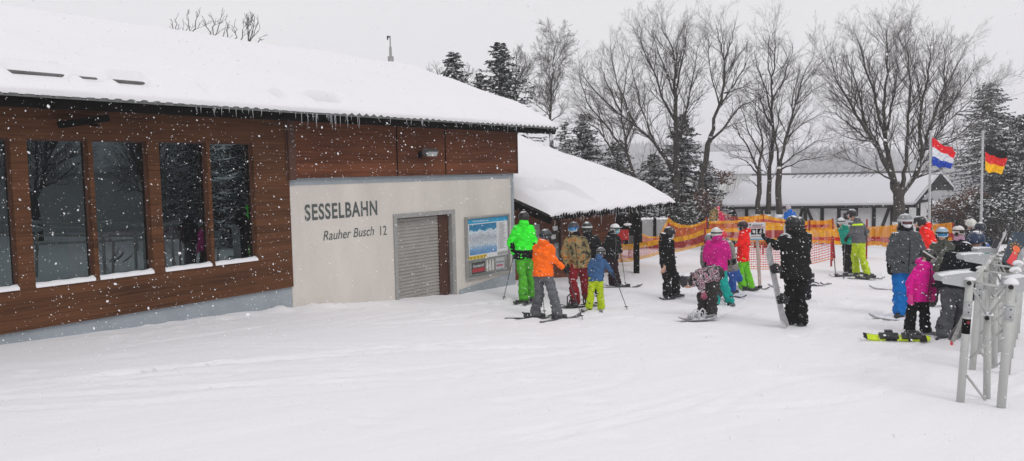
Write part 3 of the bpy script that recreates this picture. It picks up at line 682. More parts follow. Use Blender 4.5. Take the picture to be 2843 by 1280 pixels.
# ------------------------------------------------------------------ half-timbered hall
M_SNOWT = snow_mat('snow_thin', (.66,.66,.69), .15, fine=6, streak=False)
ht_ = thing('timbered_hall', 'white half-timbered hall with black beams and long snowy roof behind the bare trees', 'building', at(*FH(1000,700), 40))
eL, eR = at(*FH(140,598), 41), at(*FH(2020,578), 39.4); rL, rR = at(*FH(470,330), 45.2), at(*FH(2265,272), 43.6)
eL.z = eR.z = (eL.z+eR.z)/2; rL.z = rR.z = (rL.z+rR.z)/2
bL, bR = rL*2-eL, rR*2-eR; bL.z = bR.z = eL.z; bR = rR + (bR-rR)*.62; bL = rL+(bL-rL)*.62; bR.z = bL.z = rR.z-(rR.z-eR.z)*.62
def lerp(a, b, t): return a+(b-a)*t
up = V((0,0,1)); ins = .35
dB = (eR-eL).normalized(); nB = V((dB.y, -dB.x, 0)).normalized()
wl, wr_ = eL+dB*.5-nB*ins, eR-dB*.9-nB*ins
g0 = gz(wl.x, wl.y)-.6
mb = MB()
qL, qR = wl+(bL-eL)*.92, wr_+(bR-eR)*.92
for a, c in ((wl,wr_),(wr_,qR),(qR,qL),(qL,wl)):
    mb.add([V((a.x,a.y,g0)), V((c.x,c.y,g0)), V((c.x,c.y,wl.z-.06)), V((a.x,a.y,wl.z-.06))], [(0,1,2,3)])
mr_ = wr_ + (rR-eR)*.93; mr_.z = rR.z-.25
mb.add([V((wr_.x,wr_.y,wl.z-.06)), V((qR.x,qR.y,wl.z-.06)), mr_], [(0,1,2)])
M_PLAST = mat('white_plaster', srgb(206,206,206), .9, .05, 2); mb.build('wall', M_PLAST, ht_)
M_BEAM = mat('black_beam', (.012,.012,.012), .8, .3, 3)
def beam(p, q, wd_=.14, off=.03):
    mb = MB(); mb.bar(p+nB*off, q+nB*off, wd_, .06, up=nB if abs((q-p).normalized().z) > .3 else None); mb.build('beam', M_BEAM, ht_)
zt_, = (wl.z-.08,)
def onb(zx, zy):     # pixel in FH on hall front plane
    r = ray(*FH(zx, zy)); t = (wl-CAM).dot(nB)/r.dot(nB); return CAM + r*t
beam(V((wl.x,wl.y,zt_)), V((wr_.x,wr_.y,zt_)), .12)
for x in (285,422,562,728,982,1142,1302,1466,1635,1810,1950,2058):
    a = onb(x, 600); a.z = zt_; c = V((a.x,a.y,g0)); beam(a, c, .17)
for (x0,y0,x1,y1) in ((240,600,262,660),(290,610,330,720),(955,610,925,725),(995,610,1045,730),(1780,610,1720,775)):
    a, c = onb(x0,y0), onb(x1,y1); beam(a, a+(c-a)*1.8, .14)
for (x0,x1,y) in ((562,728,628),(1302,1466,628)):
    a, c = onb(x0,y), onb(x1,y); c.z = a.z; beam(a, c, .12, .034)
a, c = onb(1345,660), onb(1400,720); mb = MB(); mb.add([a+nB*.02, V((c.x,c.y,a.z))+nB*.02, c+nB*.02, V((a.x,a.y,c.z))+nB*.02], [(0,1,2,3)]); mb.build('window', mat('black_glass', (.01,.01,.012), .15, .1, 5), ht_)
# gable beams
gn = ((qR-wr_).cross(up)).normalized(); 
for t in (0, .33, .66, 1):
    p = lerp(wr_, qR, t); p = V((p.x,p.y,g0)); mb = MB(); q = V((p.x,p.y,wl.z-.06)); mb.bar(p+gn*.03, q+gn*.03, .16, .06, up=gn); mb.build('beam', M_BEAM, ht_)
for p, q in ((V((wr_.x,wr_.y,wl.z-.08)), V((qR.x,qR.y,wl.z-.08))),):
    mb = MB(); mb.bar(p+gn*.05, q+gn*.05, .06, .14); mb.build('beam', M_BEAM, ht_)
ov_ = dB*.0
mb = MB(); th = up*.10
for (a, b2, c, d_) in ((eL,eR,rR,rL),(rL,rR,bR,bL)):
    mb.add([a,b2,c,d_,a-th,b2-th,c-th,d_-th], [(0,1,2,3),(7,6,5,4),(0,4,5,1),(1,5,6,2),(2,6,7,3),(3,7,4,0)])
rfh = mb.build('roof', mat('slate_edge', (.05,.05,.05), .8, .2, 4), ht_)
mb = MB(); mb.bar(eR+dB*.03-th*.8, rR+dB*.03-th*.8, .04, .2); mb.bar(bR+dB*.03-th*.8, rR+dB*.03-th*.8, .04, .2)
s_ = .45; mb.bar(lerp(eR,rR,s_)+dB*.0-th, lerp(bR,rR,s_)-th, .08, .14); mb.build('barge_board', M_BEAM, rfh)
mb = MB(); n = 40; P = []
for i, (t, h_) in enumerate(((0,-.02),(0,.09),(.03,.13),(.1,.14),(.5,.15),(.9,.13),(1,.09))):
    row = []
    for k in range(n+1):
        p = lerp(lerp(eL,rL,t), lerp(eR,rR,t), k/n); row.append(p + up*(h_+.02+.015*mnoise.noise(V((k*.5,t*4,0)))))
    P.append(row)
P.append([lerp(lerp(rL,bL,.06), lerp(rR,bR,.06), k/n)+up*.1 for k in range(n+1)]); P.append([lerp(bL,bR,k/n)+up*.1 for k in range(n+1)])
mb.grid(P); mb.bar(rR+dB*.02+up*.10, bR+dB*.02+up*.10, .10, .12); mb.bar(eR+dB*.02+up*.07, rR+dB*.02+up*.12, .08, .06); mb.build('roof_snow', M_SNOWT, rfh)
mb = MB(); mb.tube([lerp(rL,rR,.0)+up*.1, lerp(rL,rR,1)+up*.13], .09, 8); mb.build('ridge_cap', mat('ridge_grey', srgb(96,98,98), .8, .2, 3), rfh)
mb = MB()
for k in range(14):
    p = lerp(rL, rR, .25+k*.032); q = lerp(eL, eR, .25+k*.032-.02); mb.bar(p+up*.17-nB*(-.1), lerp(p,q,.16)+up*.165, .03, .02)
mb.build('bare_seam', M_CORR, rfh)
mb = MB(); mb.tube([eL-up*.08+nB*.06, eR-up*.08+nB*.06], .06, 8); mb.build('gutter', M_BEAM, rfh)
# faint far houses
M_FARW = mat('far_wall', srgb(190,190,188), .9, .05, 1)
def house(lab, p, wdt, dep, hgt, rh, rot, wallm, nwin=3, group='houses in the haze'):
    o = thing('house', lab, 'house', p, group); c, s = math.cos(rot), math.sin(rot); ax = (V((c,s,0)), V((-s,c,0)), up); p = V(p)
    mb = MB(); mb.box(p+up*(hgt/2-1), (wdt/2, dep/2, hgt/2+1), ax)
    for e in (-1,1): mb.add([p+ax[0]*(e*wdt/2)-ax[1]*(dep/2)+up*hgt, p+ax[0]*(e*wdt/2)+ax[1]*(dep/2)+up*hgt, p+ax[0]*(e*wdt/2)+up*(hgt+rh)], [(0,1,2)])
    mb.build('wall', wallm, o)
    mb = MB()
    for e in (-1,1):
        a = p-ax[0]*(wdt/2+.4)+ax[1]*(e*(dep/2+.5))+up*(hgt-.2); b2 = a+ax[0]*(wdt+.8); t1 = p-ax[0]*(wdt/2+.4)+up*(hgt+rh); t2 = t1+ax[0]*(wdt+.8)
        mb.add([a,b2,t2,t1,a+up*.25,b2+up*.25,t2+up*.25,t1+up*.25], [(0,1,2,3),(4,5,6,7),(0,1,5,4),(1,2,6,5),(3,0,4,7)])
    mb.build('roof', M_SNOWT, o)
    for k in range(nwin):
        mb = MB(); q = p-ax[0]*(wdt*(.5-(k+.7)/(nwin+.4)))-ax[1]*(dep/2+.02)+up*(hgt*.55); mb.box(q, (.5,.02,.55), ax); mb.build('window', mat('black_glass', (.01,.01,.012)), o)
    return o
p = at(*FH(230,330), 95); p.z = gz(p.x,p.y)
hs_ = at(*FH(230,250), 95)
house('pale house with one dark window seen through haze left of the timbered hall', (p.x, p.y, p.z), 13, 9, hs_.z-p.z-.2, 2.2, -.25, M_FARW, 2)
for (zx, Y, wd_, r, lab) in ((1250,420,16,.1,'tiny snow-roofed farmhouse far off in the haze above the timbered hall roof'),(1420,560,14,-.2,'tiny pale house far off in the haze right of the farmhouse')):
    p = at(*FH(zx,250), Y); house(lab, (p.x,p.y,gz(p.x,p.y)), wd_, 9, 4, 3, r, M_FARW)
# ------------------------------------------------------------------ trees
M_BARK = mat('bark', (.056,.050,.043), .9, .3, 6, bump=.6, bscale=18, snow=.52)
M_TWIG = mat('twig', (.070,.060,.051), .9, .25, 3, snow=.28)
M_NEED = mat('needles', (.020,.030,.022), .9, .35, 3, snow=.40)
M_NEEDW = mat('needles_snowy', (.022,.032,.024), .9, .35, 3, snow=.46)
M_RUST = mat('rusty_leaf', (.125,.060,.040), .9, .35, 5, snow=.33)
def fast_tube(mb, pts, rs, n):
    k = len(pts); b = len(mb.v); t0 = (pts[-1]-pts[0])
    if t0.length < 1e-6: return
    x = t0.orthogonal().normalized(); y = t0.cross(x).normalized()
    cs = [(math.cos(2*math.pi*j/n), math.sin(2*math.pi*j/n)) for j in range(n)]
    for i, p in enumerate(pts):
        r = rs[i]
        for c, s in cs: mb.v.append((p.x+(x.x*c+y.x*s)*r, p.y+(x.y*c+y.y*s)*r, p.z+(x.z*c+y.z*s)*r))
    for i in range(k-1):
        for j in range(n):
            j2 = (j+1)%n; mb.f.append((b+i*n+j, b+i*n+j2, b+(i+1)*n+j2, b+(i+1)*n+j)); mb.mi.append(0)
class Tree:
    def __init__(s, seed, up=.25, ang=(22,48), rmin=.0026, dens=1.0, maxlen=1.8):
        s.r = random.Random(seed); s.T = MB(); s.C = MB(); s.up = up; s.ang = ang; s.rmin = rmin; s.dens = dens; s.maxlen = maxlen
    def rot(s, d, a):
        ax = V((s.r.gauss(0,1), s.r.gauss(0,1), s.r.gauss(0,1))).cross(d)
        if ax.length < 1e-4: ax = d.orthogonal()
        return Matrix.Rotation(math.radians(a), 3, ax.normalized()) @ d
    def grow(s, p, d, l, r, lev):
        n = 4 if lev < 3 else 3; pts = [p]; rs = [r]; 
        for i in range(n):
            d = (d + V((s.r.gauss(0,.13), s.r.gauss(0,.13), s.r.gauss(0,.13)+s.up*.15))).normalized(); p = p + d*(l/n); pts.append(p); rs.append(max(s.rmin*.7, r*(1-.72*(i+1)/n)))
        fast_tube(s.C if lev > 1 else s.T, pts, rs, 5 if r > .03 else 3)
        s.kids(pts, rs, l, lev)
    def kids(s, pts, rs, l, lev, t0=.15):
        if lev >= 4 or l < .16: return
        cnt = {0:9, 1:8, 2:6, 3:4}[lev]
        if lev == 0: cnt = int(l*3.6*s.dens)+2
        elif lev == 1: cnt = int(3+l*2.2*s.dens)
        elif lev == 2: cnt = int((3+l*5.6)*s.dens)
        else: cnt = 1 + (s.r.random() < .8*s.dens)
        k = len(pts)-1
        for c in range(cnt):
            t = t0 + (1-t0)*((c+s.r.random())/cnt); x = t*k; i = min(int(x), k-1); f = x-i
            p = pts[i].lerp(pts[i+1], f); r = rs[i]+(rs[i+1]-rs[i])*f; d = (pts[i+1]-pts[i]).normalized()
            nl = min(l*s.r.uniform(.30,.62)*(1.22-.72*t), s.maxlen*(1,.62,.45,.35)[lev])
            if nl < .1: continue
            s.grow(p, s.rot(d, s.r.uniform(*s.ang)), nl, max(s.rmin, min(r*.6, nl*.014+.003)), lev+1)
    def limb(s, F, pxs, Y, r0_, r1_, dy=0.0, lev=0, n=7):
        pts = []; k = len(pxs)
        for i, q in enumerate(pxs): pts.append(at(*F(*q), Y + dy*i/max(1,k-1)))
        # smooth subdivision with slight wander
        out = []
        for i in range(k-1):
            for j in range(3):
                q = pts[i].lerp(pts[i+1], j/3); out.append(q + V((s.r.gauss(0,.03), s.r.gauss(0,.03), s.r.gauss(0,.03)))*(1 if j else .3))
        out.append(pts[-1]); L_ = sum((out[i+1]-out[i]).length for i in range(len(out)-1))
        rs = [(r0_+(r1_-r0_)*(i/(len(out)-1))**.62)*.86 for i in range(len(out))]
        s.T.tube(out, rs, n)
        if lev >= 0: s.kids(out, rs, L_, lev)
        return out
    def finish(s, name, label, cat, base, group=None, mt=None, mc=None):
        base = V(base); o = thing(name, label, cat, base, group)
        s.T.build('trunk', mt or M_BARK, o, smooth=True)
        if s.C.v: s.C.build('crown', mc or M_TWIG, o)
        return o
TG = 'bare trees behind the safety nets'
# E : the big fan shaped tree
t = Tree(11, up=.45, dens=1.1, maxlen=1.9); YE = 33
t.limb(FT, [(1962,1100),(1956,980),(1935,900)], YE, .30, .22, lev=-1, n=12)
for q, r, dy in (([(1935,920),(1900,760),(1880,600),(1890,420),(1900,260),(1890,150)],.17,.5), ([(1930,900),(1860,740),(1790,640),(1720,520),(1650,400),(1612,280)],.15,-1), ([(1900,800),(1820,700),(1740,690),(1620,640)],.08,-1.5),
  ([(1955,990),(2030,880),(2070,780),(2110,620),(2180,450),(2250,310)],.17,1), ([(2040,870),(2080,740),(2200,600),(2330,480),(2420,400)],.12,2), ([(1970,930),(1990,820),(2000,650),(2010,450),(2005,280),(1985,180)],.13,-.6),
  ([(1890,700),(1840,500),(1800,370),(1770,250),(1758,200)],.09,1), ([(2070,780),(2060,600),(2090,430),(2110,300),(2095,215)],.10,-1.5), ([(1925,890),(1830,840),(1700,790),(1625,770)],.06,-1),
  ([(1860,740),(1745,570),(1650,480),(1600,430)],.07,.8), ([(1800,655),(1745,420),(1700,270)],.07,-.7), ([(2110,640),(2165,460),(2185,320),(2175,220)],.07,-1), ([(2075,745),(2220,700),(2370,570),(2430,490)],.07,-.8), ([(2030,885),(2180,820),(2300,740),(2380,700)],.06,.7), ([(1865,750),(1740,640),(1640,560),(1590,550)],.06,1.4),
  ([(1895,650),(1930,480),(1950,320),(1940,190)],.07,1.6), ([(2110,620),(2210,520),(2300,390),(2340,320)],.06,.6)):
    t.limb(FT, q, YE, r, .012, dy)
bE = onground(FT(1960,1110)); bE = at(*FT(1960,1100), YE); bE.z = gz(bE.x,bE.y)
t.T.tube([at(*FT(1962,1100),YE), bE-V((0,0,.3))], [.3,.36], 12)
t.finish('bare_tree', 'largest bare tree with thick forked trunk and wide fan crown beside the flags', 'tree', bE, TG)
# D1 D2 D3
def footed(t, F, q, Y, r):
    a = at(*F(*q), Y); b = V((a.x, a.y, gz(a.x, a.y)-.2)); t.T.tube([a, b], [r, r*1.15], 10); return b
t = Tree(21, up=.35); Y = 33.5
t.limb(FT, [(1256,1065),(1264,900),(1265,840)], Y, .13, .11, lev=-1)
for q, r, dy in (([(1265,850),(1230,780),(1190,700),(1130,620),(1092,640)],.08,-1), ([(1265,870),(1200,800),(1112,765)],.06,-.5), ([(1262,840),(1280,700),(1250,560),(1240,460)],.08,.6), ([(1262,930),(1225,900),(1175,885)],.035,-.4), ([(1272,760),(1215,660),(1175,540),(1160,470)],.05,.7)):
    t.limb(FT, q, Y, r, .01, dy)
t.finish('bare_tree', 'short bare tree with low left branches, left of the three slim trunks by the hall', 'tree', footed(t, FT, (1256,1062), Y, .13), TG)
t = Tree(22, up=.5); Y = 34.2
t.limb(FT, [(1305,1065),(1315,900),(1325,780),(1330,600),(1322,430),(1338,290),(1340,180)], Y, .16, .015)
for q, r, dy in (([(1325,620),(1280,520),(1265,470),(1160,452)],.07,-1), ([(1325,500),(1390,380),(1420,280),(1430,205)],.06,.8), ([(1330,420),(1310,300),(1312,190)],.05,-.6), ([(1328,560),(1290,420),(1250,330),(1240,240)],.05,1)):
    t.limb(FT, q, Y, r, .01, dy)
t.finish('bare_tree', 'tallest of the three slim bare trees in front of the timbered hall, the middle trunk', 'tree', footed(t, FT, (1305,1062), Y, .16), TG)
t = Tree(23, up=.4); Y = 33.2
t.limb(FT, [(1362,1065),(1357,900),(1366,830)], Y, .16, .14, lev=-1)
for q, r, dy in (([(1365,835),(1390,700),(1440,520),(1480,380),(1538,260)],.10,-.8), ([(1365,845),(1460,800),(1560,780),(1640,772)],.05,-1), ([(1370,825),(1450,760),(1540,700),(1640,682)],.06,.8), ([(1360,835),(1345,700),(1360,560),(1390,440)],.07,1), ([(1405,680),(1500,600),(1590,560)],.05,-.3), ([(1440,520),(1540,440),(1610,405)],.04,.5), ([(1385,720),(1420,600),(1430,480),(1460,330)],.05,-1.2)):
    t.limb(FT, q, Y, r, .01, dy)
t.finish('bare_tree', 'slim bare tree with long level right branches, nearest the big fan tree', 'tree', footed(t, FT, (1362,1062), Y, .17), TG)
# B
t = Tree(31, up=.5, dens=1.1); Y = 38
t.limb(FT, [(850,1060),(855,850),(848,700),(850,500),(850,360),(835,240),(775,130)], Y, .26, .015, n=10)
for q, r, dy in (([(850,600),(780,480),(740,350),(690,250),(655,140)],.10,-1), ([(850,450),(880,320),(900,220),(905,130)],.08,.6), ([(855,720),(900,560),(920,450),(950,300),(958,190)],.09,1), ([(830,840),(740,700),(650,620),(560,560),(465,500)],.14,-1.5), ([(650,620),(560,420),(525,230)],.07,-1), ([(560,560),(440,440),(385,340)],.06,-2), ([(848,480),(800,350),(760,240),(725,140)],.07,1.4), ([(740,700),(690,560),(650,420),(610,270)],.07,.4)):
    t.limb(FT, q, Y, r, .012, dy)
t.finish('bare_tree', 'tall bare tree with dark upright trunk rising behind the annex roof', 'tree', footed(t, FT, (850,1055), Y, .27), TG)
# C
t = Tree(41, up=.45); Y = 36.5
t.limb(FT, [(958,980),(988,850),(1008,720),(1022,680)], Y, .17, .14, lev=-1)
for q, r, dy in (([(1020,685),(1060,540),(1090,400),(1090,290),(1060,190),(1052,110)],.12,.5), ([(1020,695),(1100,620),(1180,520),(1290,482)],.10,-1), ([(1090,460),(1200,430),(1305,460)],.05,-1.4), ([(1070,520),(1140,420),(1200,300),(1258,230)],.07,.8), ([(1090,300),(1130,200),(1150,90)],.05,-.5), ([(1065,520),(1030,400),(1010,260),(1010,160)],.05,1)):
    t.limb(FT, q, Y, r, .012, dy)
t.finish('bare_tree', 'slender bare tree leaning right between the tall dark trunk and the three slim ones', 'tree', footed(t, FT, (958,975), Y, .18), TG)
# A
t = Tree(51, up=.45); Y = 35.5
t.limb(FT, [(640,900),(620,800),(600,700),(580,560),(600,400),(622,260)], Y, .11, .012)
for q, r, dy in (([(610,760),(520,640),(430,540),(382,420),(372,350)],.08,-1), ([(600,700),(680,540),(720,400)],.06,.8), ([(580,560),(500,400),(472,300)],.06,-.4), ([(640,870),(560,800),(470,640),(400,600),(352,580)],.08,-1.4), ([(640,880),(720,820),(800,640)],.05,-1), ([(500,700),(470,560),(420,450)],.05,1)):
    t.limb(FT, q, Y, r, .01, dy)
t.finish('bare_tree', 'spreading bare tree with thin crossing limbs directly above the annex roof', 'tree', footed(t, FT, (640,900), Y, .12), TG)
# birch and pale far trees
t = Tree(61, up=.35, dens=1.6, rmin=.006, ang=(25,60), maxlen=1.6); Y = 44
t.limb(FT, [(232,640),(228,560),(236,400),(246,280),(262,182)], Y, .12, .012)
for q in ([(228,560),(190,470),(170,380)], [(232,480),(275,400),(300,320)], [(236,420),(200,340),(190,280)], [(240,340),(285,260),(290,230)],[(230,600),(290,560),(320,500)],[(230,580),(160,520),(150,460)]): t.limb(FT, q, Y, .04, .01, t.r.uniform(-1,1))
t.finish('birch_tree', 'pale slender birch standing alone behind the tip of the station roof', 'tree', footed(t, FT, (232,640), Y, .13))
t = Tree(62, up=.5, dens=1.2, rmin=.006); Y = 46
t.limb(FT, [(60,560),(55,400),(62,250)], Y, .1, .012)
for q in ([(60,500),(100,400),(120,330)], [(58,420),(110,330),(105,270)], [(60,540),(130,480),(160,420)]): t.limb(FT, q, Y, .04, .01, t.r.uniform(-1,1))
t.finish('bare_tree', 'faint bare tree half hidden by the second fir behind the roof', 'tree', footed(t, FT, (60,560), Y, .12))
for (q0, top, lab, sd_, Y) in (((140,330,-110,200),None,'thin bare thicket tree at the left of the smaller fir behind the roof',63,44),):
    t = Tree(sd_, up=.6, dens=1.0, rmin=.006); F = Fr(1100,80,3.867)
    for q in ([(420,700),(400,500),(330,430)], [(440,700),(450,520),(440,400)], [(700,760),(740,560),(790,420)], [(760,800),(850,660),(840,520)], [(720,760),(700,600),(740,420)]): t.limb(F, q, Y, .04, .01, 0)
    b = at(*F(560,900), Y); b.z = gz(b.x,b.y)
    t.T.tube([b, at(*F(430,700),Y)], [.12,.05], 7); t.T.tube([b, at(*F(720,770),Y)], [.12,.05], 7)
    t.finish('bare_tree', lab, 'tree', b)
# tree behind the station, only its top shows
t = Tree(71, up=.55, dens=.7, rmin=.007, ang=(18,38), maxlen=1.3); Y = 21; b = at(*FG(1150,1900), Y); b.z = gz(b.x, b.y)
tops = [[(340,620),(290,420),(252,240)],[(340,620),(345,400),(360,210)],[(660,700),(590,330),(552,140)],[(660,700),(740,300),(788,160)],[(1080,760),(960,380),(932,250)],[(1080,760),(1085,380),(1060,190)],[(1080,760),(1190,350),(1225,230)],[(1340,780),(1350,450),(1360,330)],[(1500,800),(1515,500),(1512,330)],[(1670,860),(1655,450),(1660,290)],[(1700,900),(1820,480),(1840,240)],[(1720,900),(1880,440),(1890,150)],[(1760,900),(1900,560),(2000,290)],[(1900,900),(2020,650),(2030,600)],[(1240,800),(1300,560),(1320,420)],[(500,720),(480,480),(520,340)]]
for q in tops:
    t.limb(FG, q, Y, .022, .006, t.r.uniform(-.4,.4)); a = at(*FG(*q[0]), Y); t.T.tube([b+V((0,0,1.5)), (a+b)/2+V((0,0,.8)), a], [.09,.05,.035], 6)
t.T.tube([b, b+V((0,0,1.6))], [.22,.16], 8)
t.finish('bare_tree', 'bare tree behind the station whose twig tips show over the roof snow', 'tree', b)
# conifers
def conifer(label, F, tip, basepx, Y, halfw, seed, m=None, group='dark firs', dens=1.0, snowy=False, taper=1.0):
    r = random.Random(seed); tp = at(*F(*tip), Y); bp = at(*F(*basepx), Y); z0 = gz(bp.x, bp.y); H = tp.z-z0
    o = thing('fir_tree', label, 'tree', (bp.x, bp.y, z0), group)
    ax = lambda h: V((bp.x+(tp.x-bp.x)*h/H, bp.y, z0+h))
    mb = MB(); mb.tube([ax(-.2), ax(H*.5), ax(H*.99)], [H*.022, H*.012, .015], 7); mb.build('trunk', M_BARK, o)
    R = halfw; c = MB(); nb_ = int(H*26*dens)
    for i in range(nb_):
        h = H*(.06+.93*(i+r.random())/nb_); f = 1-h/H; ln = R*(f**(.75*taper))*r.uniform(.55,1.12)+.08; a = r.uniform(0, 2*math.pi)
        d = V((math.cos(a), math.sin(a), 0)); droop = .18+.35*f; p0 = ax(h); nseg = max(2, int(ln*5)); pts = []
        for k in range(nseg+1):
            t_ = k/nseg; pts.append(p0 + d*(ln*t_) + V((0,0,-droop*ln*t_**1.3 + .22*ln*t_**3)))
        if ln > .5: fast_tube(c, pts, [.02*(1-.8*k/nseg)+.004 for k in range(nseg+1)], 3)
        side = V((-d.y, d.x, 0))
        for k in range(nseg):
            for s_ in range(int(5*dens)+2):
                q = pts[k].lerp(pts[k+1], r.random()); w_ = r.uniform(.10,.26)*(1.1-.4*k/nseg); e = (d*r.uniform(.1,1)+side*r.uniform(-1,1)+V((0,0,r.uniform(-.55,.15)))).normalized()
                g = e.cross(V((r.gauss(0,.5), r.gauss(0,.5), 1))).normalized()*(w_*.26); t2 = q+e*w_
                b = len(c.v); c.v += [tuple(q-g*.5), tuple(q+g*.5), tuple(q+e*w_*.6+g), tuple(t2), tuple(q+e*w_*.6-g)]; c.f.append((b,b+1,b+2,b+3,b+4)); c.mi.append(0)
    c.build('crown', m or (M_NEEDW if snowy else M_NEED), o); return o
F2 = Fr(1100, 80, 3.867)
conifer('smaller pointed fir directly behind the station roof slope', F2, (615,230), (640,1300), 36, 3.0, 1, dens=1.5)
conifer('taller ragged fir with brownish side behind the right end of the station roof', F2, (1115,130), (1180,1600), 37, 4.2, 2, dens=1.6)
conifer('short fir tip at the left foot of the ragged fir', F2, (905,460), (960,1500), 36.5, 1.2, 3)
conifer('broad snow-dusted fir at the right edge behind the flagpoles', FT, (2405,400), (2440,1100), 48.5, 3.9, 4, snowy=True, dens=1.5, taper=.75)
conifer('second snow-dusted fir at the far right edge', FT, (2570,560), (2570,1100), 47.5, 4.0, 5, snowy=True, dens=1.6, taper=.8)
conifer('dim snowy fir behind the annex roof below the birch', FT, (400,560), (410,1000), 42, 3.4, 6, snowy=True, dens=1.5)
conifer('snowy fir low behind the annex roof between the crossing limbs', FT, (560,690), (560,1050), 43, 3.4, 7, snowy=True, dens=1.4)
conifer('dark fir hugging the foot of the tall dark trunk', FT, (740,760), (740,1060), 40, 2.6, 8, snowy=True, dens=1.4)
conifer('tall dark fir around the tall bare trunk', FT, (880,560), (870,1060), 39.5, 2.8, 9, dens=1.5)
conifer('low wide fir right of the tall dark trunk', FT, (1000,800), (990,1060), 39, 2.2, 10, snowy=True, dens=1.5)
conifer('very faint fir in the mist right of the station roof tip', FT, (300,600), (300,1000), 52, 2.6, 12, snowy=True)
# bushes
def bush(label, F, c, Y, rx_, rz_, seed, m, n=900, tw=130, name='bush'):
    r = random.Random(seed); p = at(*F(*c), Y); z0 = gz(p.x, p.y); o = thing(name, label, 'bush', (p.x, p.y, z0), None)
    T = MB(); C = MB(); ctr = V((p.x, p.y, p.z))
    for i in range(tw):
        a = r.uniform(0, 6.28); d = V((math.cos(a)*r.random(), math.sin(a)*r.random(), r.uniform(.3,1.1))); h = (p.z+rz_-z0); q = V((p.x+d.x*rx_*.3, p.y+d.y*rx_*.3, z0)); 
        fast_tube(T, [q, q+V((d.x*rx_*.7, d.y*rx_*.6, h*.5*d.z)), q+V((d.x*rx_*1.05, d.y*rx_*.9, h*.88*d.z))], [.02,.012,.004], 3)
    for i in range(n):
        q = V((r.gauss(0,1), r.gauss(0,1), r.gauss(0,1))).normalized()*(r.random()**.45); q = ctr+V((q.x*rx_, q.y*rx_*.8, q.z*rz_*(.85+.3*math.sin(q.x*5+seed))))
        if q.z < z0: continue
        e = V((r.gauss(0,1), r.gauss(0,1), r.gauss(0,.6))).normalized()*r.uniform(.05,.13); g = e.cross(V((r.gauss(0,1), r.gauss(0,1), 1))).normalized()*e.length*.35
        b = len(C.v); C.v += [tuple(q-e), tuple(q+g), tuple(q+e), tuple(q-g)]; C.f.append((b,b+1,b+2,b+3)); C.mi.append(0)
    T.build('stem', M_TWIG, o); C.build('foliage', m, o)
bush('reddish-brown leafy bush under the big fir beside the German flag', FT, (2300,1030), 37.5, 1.65, .95, 1, M_RUST, 3000, 170)
bush('small rust-brown bush at the foot of the tall dark trunk', FT, (985,1020), 36, .95, .75, 2, M_RUST, 1600)
bush('rust-brown shrub left of the timbered hall roof', FT, (1040,880), 43, 1.2, .7, 3, M_RUST, 1200)
bush('snow-dusted dark shrub under the drooping right end of the annex roof', F17, (1050,210), 34.5, 1.0, .95, 4, M_NEEDW, 2600)
bush('dark snowy shrub just right of the porch post', F17, (620,200), 34, .8, .8, 5, M_NEEDW, 1500)
bush('low snowy shrub right of the German flagpole foot', FT, (2480,1040), 36, 1.8, 1.1, 6, M_NEEDW, 3200)
bush('round dim shrub between the two flagpole feet', FT, (2190,1060), 39, .9, .7, 7, M_RUST, 1300)
# far forest patches on the misty hills (nobody could count these)
r = random.Random(9); fm = MB()
def cone_tree(x, y, h):
    z = gz(x, y)-.3; b = len(fm.v); n = 5; rr_ = h*.22; a0 = r.random()*6
    for j in range(n): fm.v.append((x+rr_*math.cos(a0+6.283*j/n), y+rr_*math.sin(a0+6.283*j/n), z+h*.05))
    fm.v.append((x, y, z+h))
    for j in range(n): fm.f.append((b+j, b+(j+1)%n, b+n)); fm.mi.append(0)
for (cx, cy, sx_, sy_, n) in ((60,420,26,10,240),(150,520,40,20,420),(230,470,30,18,320),(110,620,60,22,500),(300,640,70,30,560),(20,560,50,20,420),(-80,640,80,30,400),(190,800,120,30,800),(60,980,160,40,1000),(330,950,120,40,800),(420,640,60,40,400),(-10,380,20,8,140)):
    for i in range(n): cone_tree(r.gauss(cx, sx_), r.gauss(cy, sy_), r.uniform(9, 16))
o = fm.build('forest', mat('far_forest', (.03,.036,.034), .9, .2, .2), None); o['kind'] = 'stuff'
# trees and a guesthouse outside the frame, seen only mirrored in the station windows
for k, (x, y, sc_, rz, lab) in enumerate(((17.5,9.5,.85,0,'bare tree mirrored in the window nearest the corner board'),(20,5.0,.95,2.1,'bare tree mirrored in the middle windows'),(22,1.0,1.0,4.0,'bare tree mirrored in the left windows'))):
    src = bpy.data.objects['bare_tree']
    c = src.copy(); COL.objects.link(c); c.location = (x, y, gz(x,y)); c.rotation_euler = (0,0,rz); c.scale = (sc_*.8,)*3; c['label'] = lab; c['group'] = 'trees mirrored in the station windows'
    for ch in src.children: d = ch.copy(); COL.objects.link(d); d.parent = c
house('snow-roofed guesthouse mirrored in the station windows', (29, 4.5, gz(29,4.5)), 13, 8, 3.0, 3.0, math.radians(80), M_PLAST, 4, None)
rl = thing('terrace_railing', 'pale timber terrace railing mirrored low in the station windows', 'railing', (14, 5.5, gz(14,5.5)))
mb = MB()
for z in (.55, 1.0): mb.bar(V((13.5,11,gz(13.5,11)+z)), V((15.5,-2,gz(15.5,-2)+z)), .09, .07)
mb.build('rail', mat('pale_timber', srgb(170,168,160), .8, .1, 4), rl)
for k in range(9):
    x, y = 13.5+2*k/8, 11-13*k/8; mb = MB(); mb.bar(V((x,y,gz(x,y)-.2)), V((x,y,gz(x,y)+.93)), .08); mb.build('post', MATS['pale_timber'], rl)
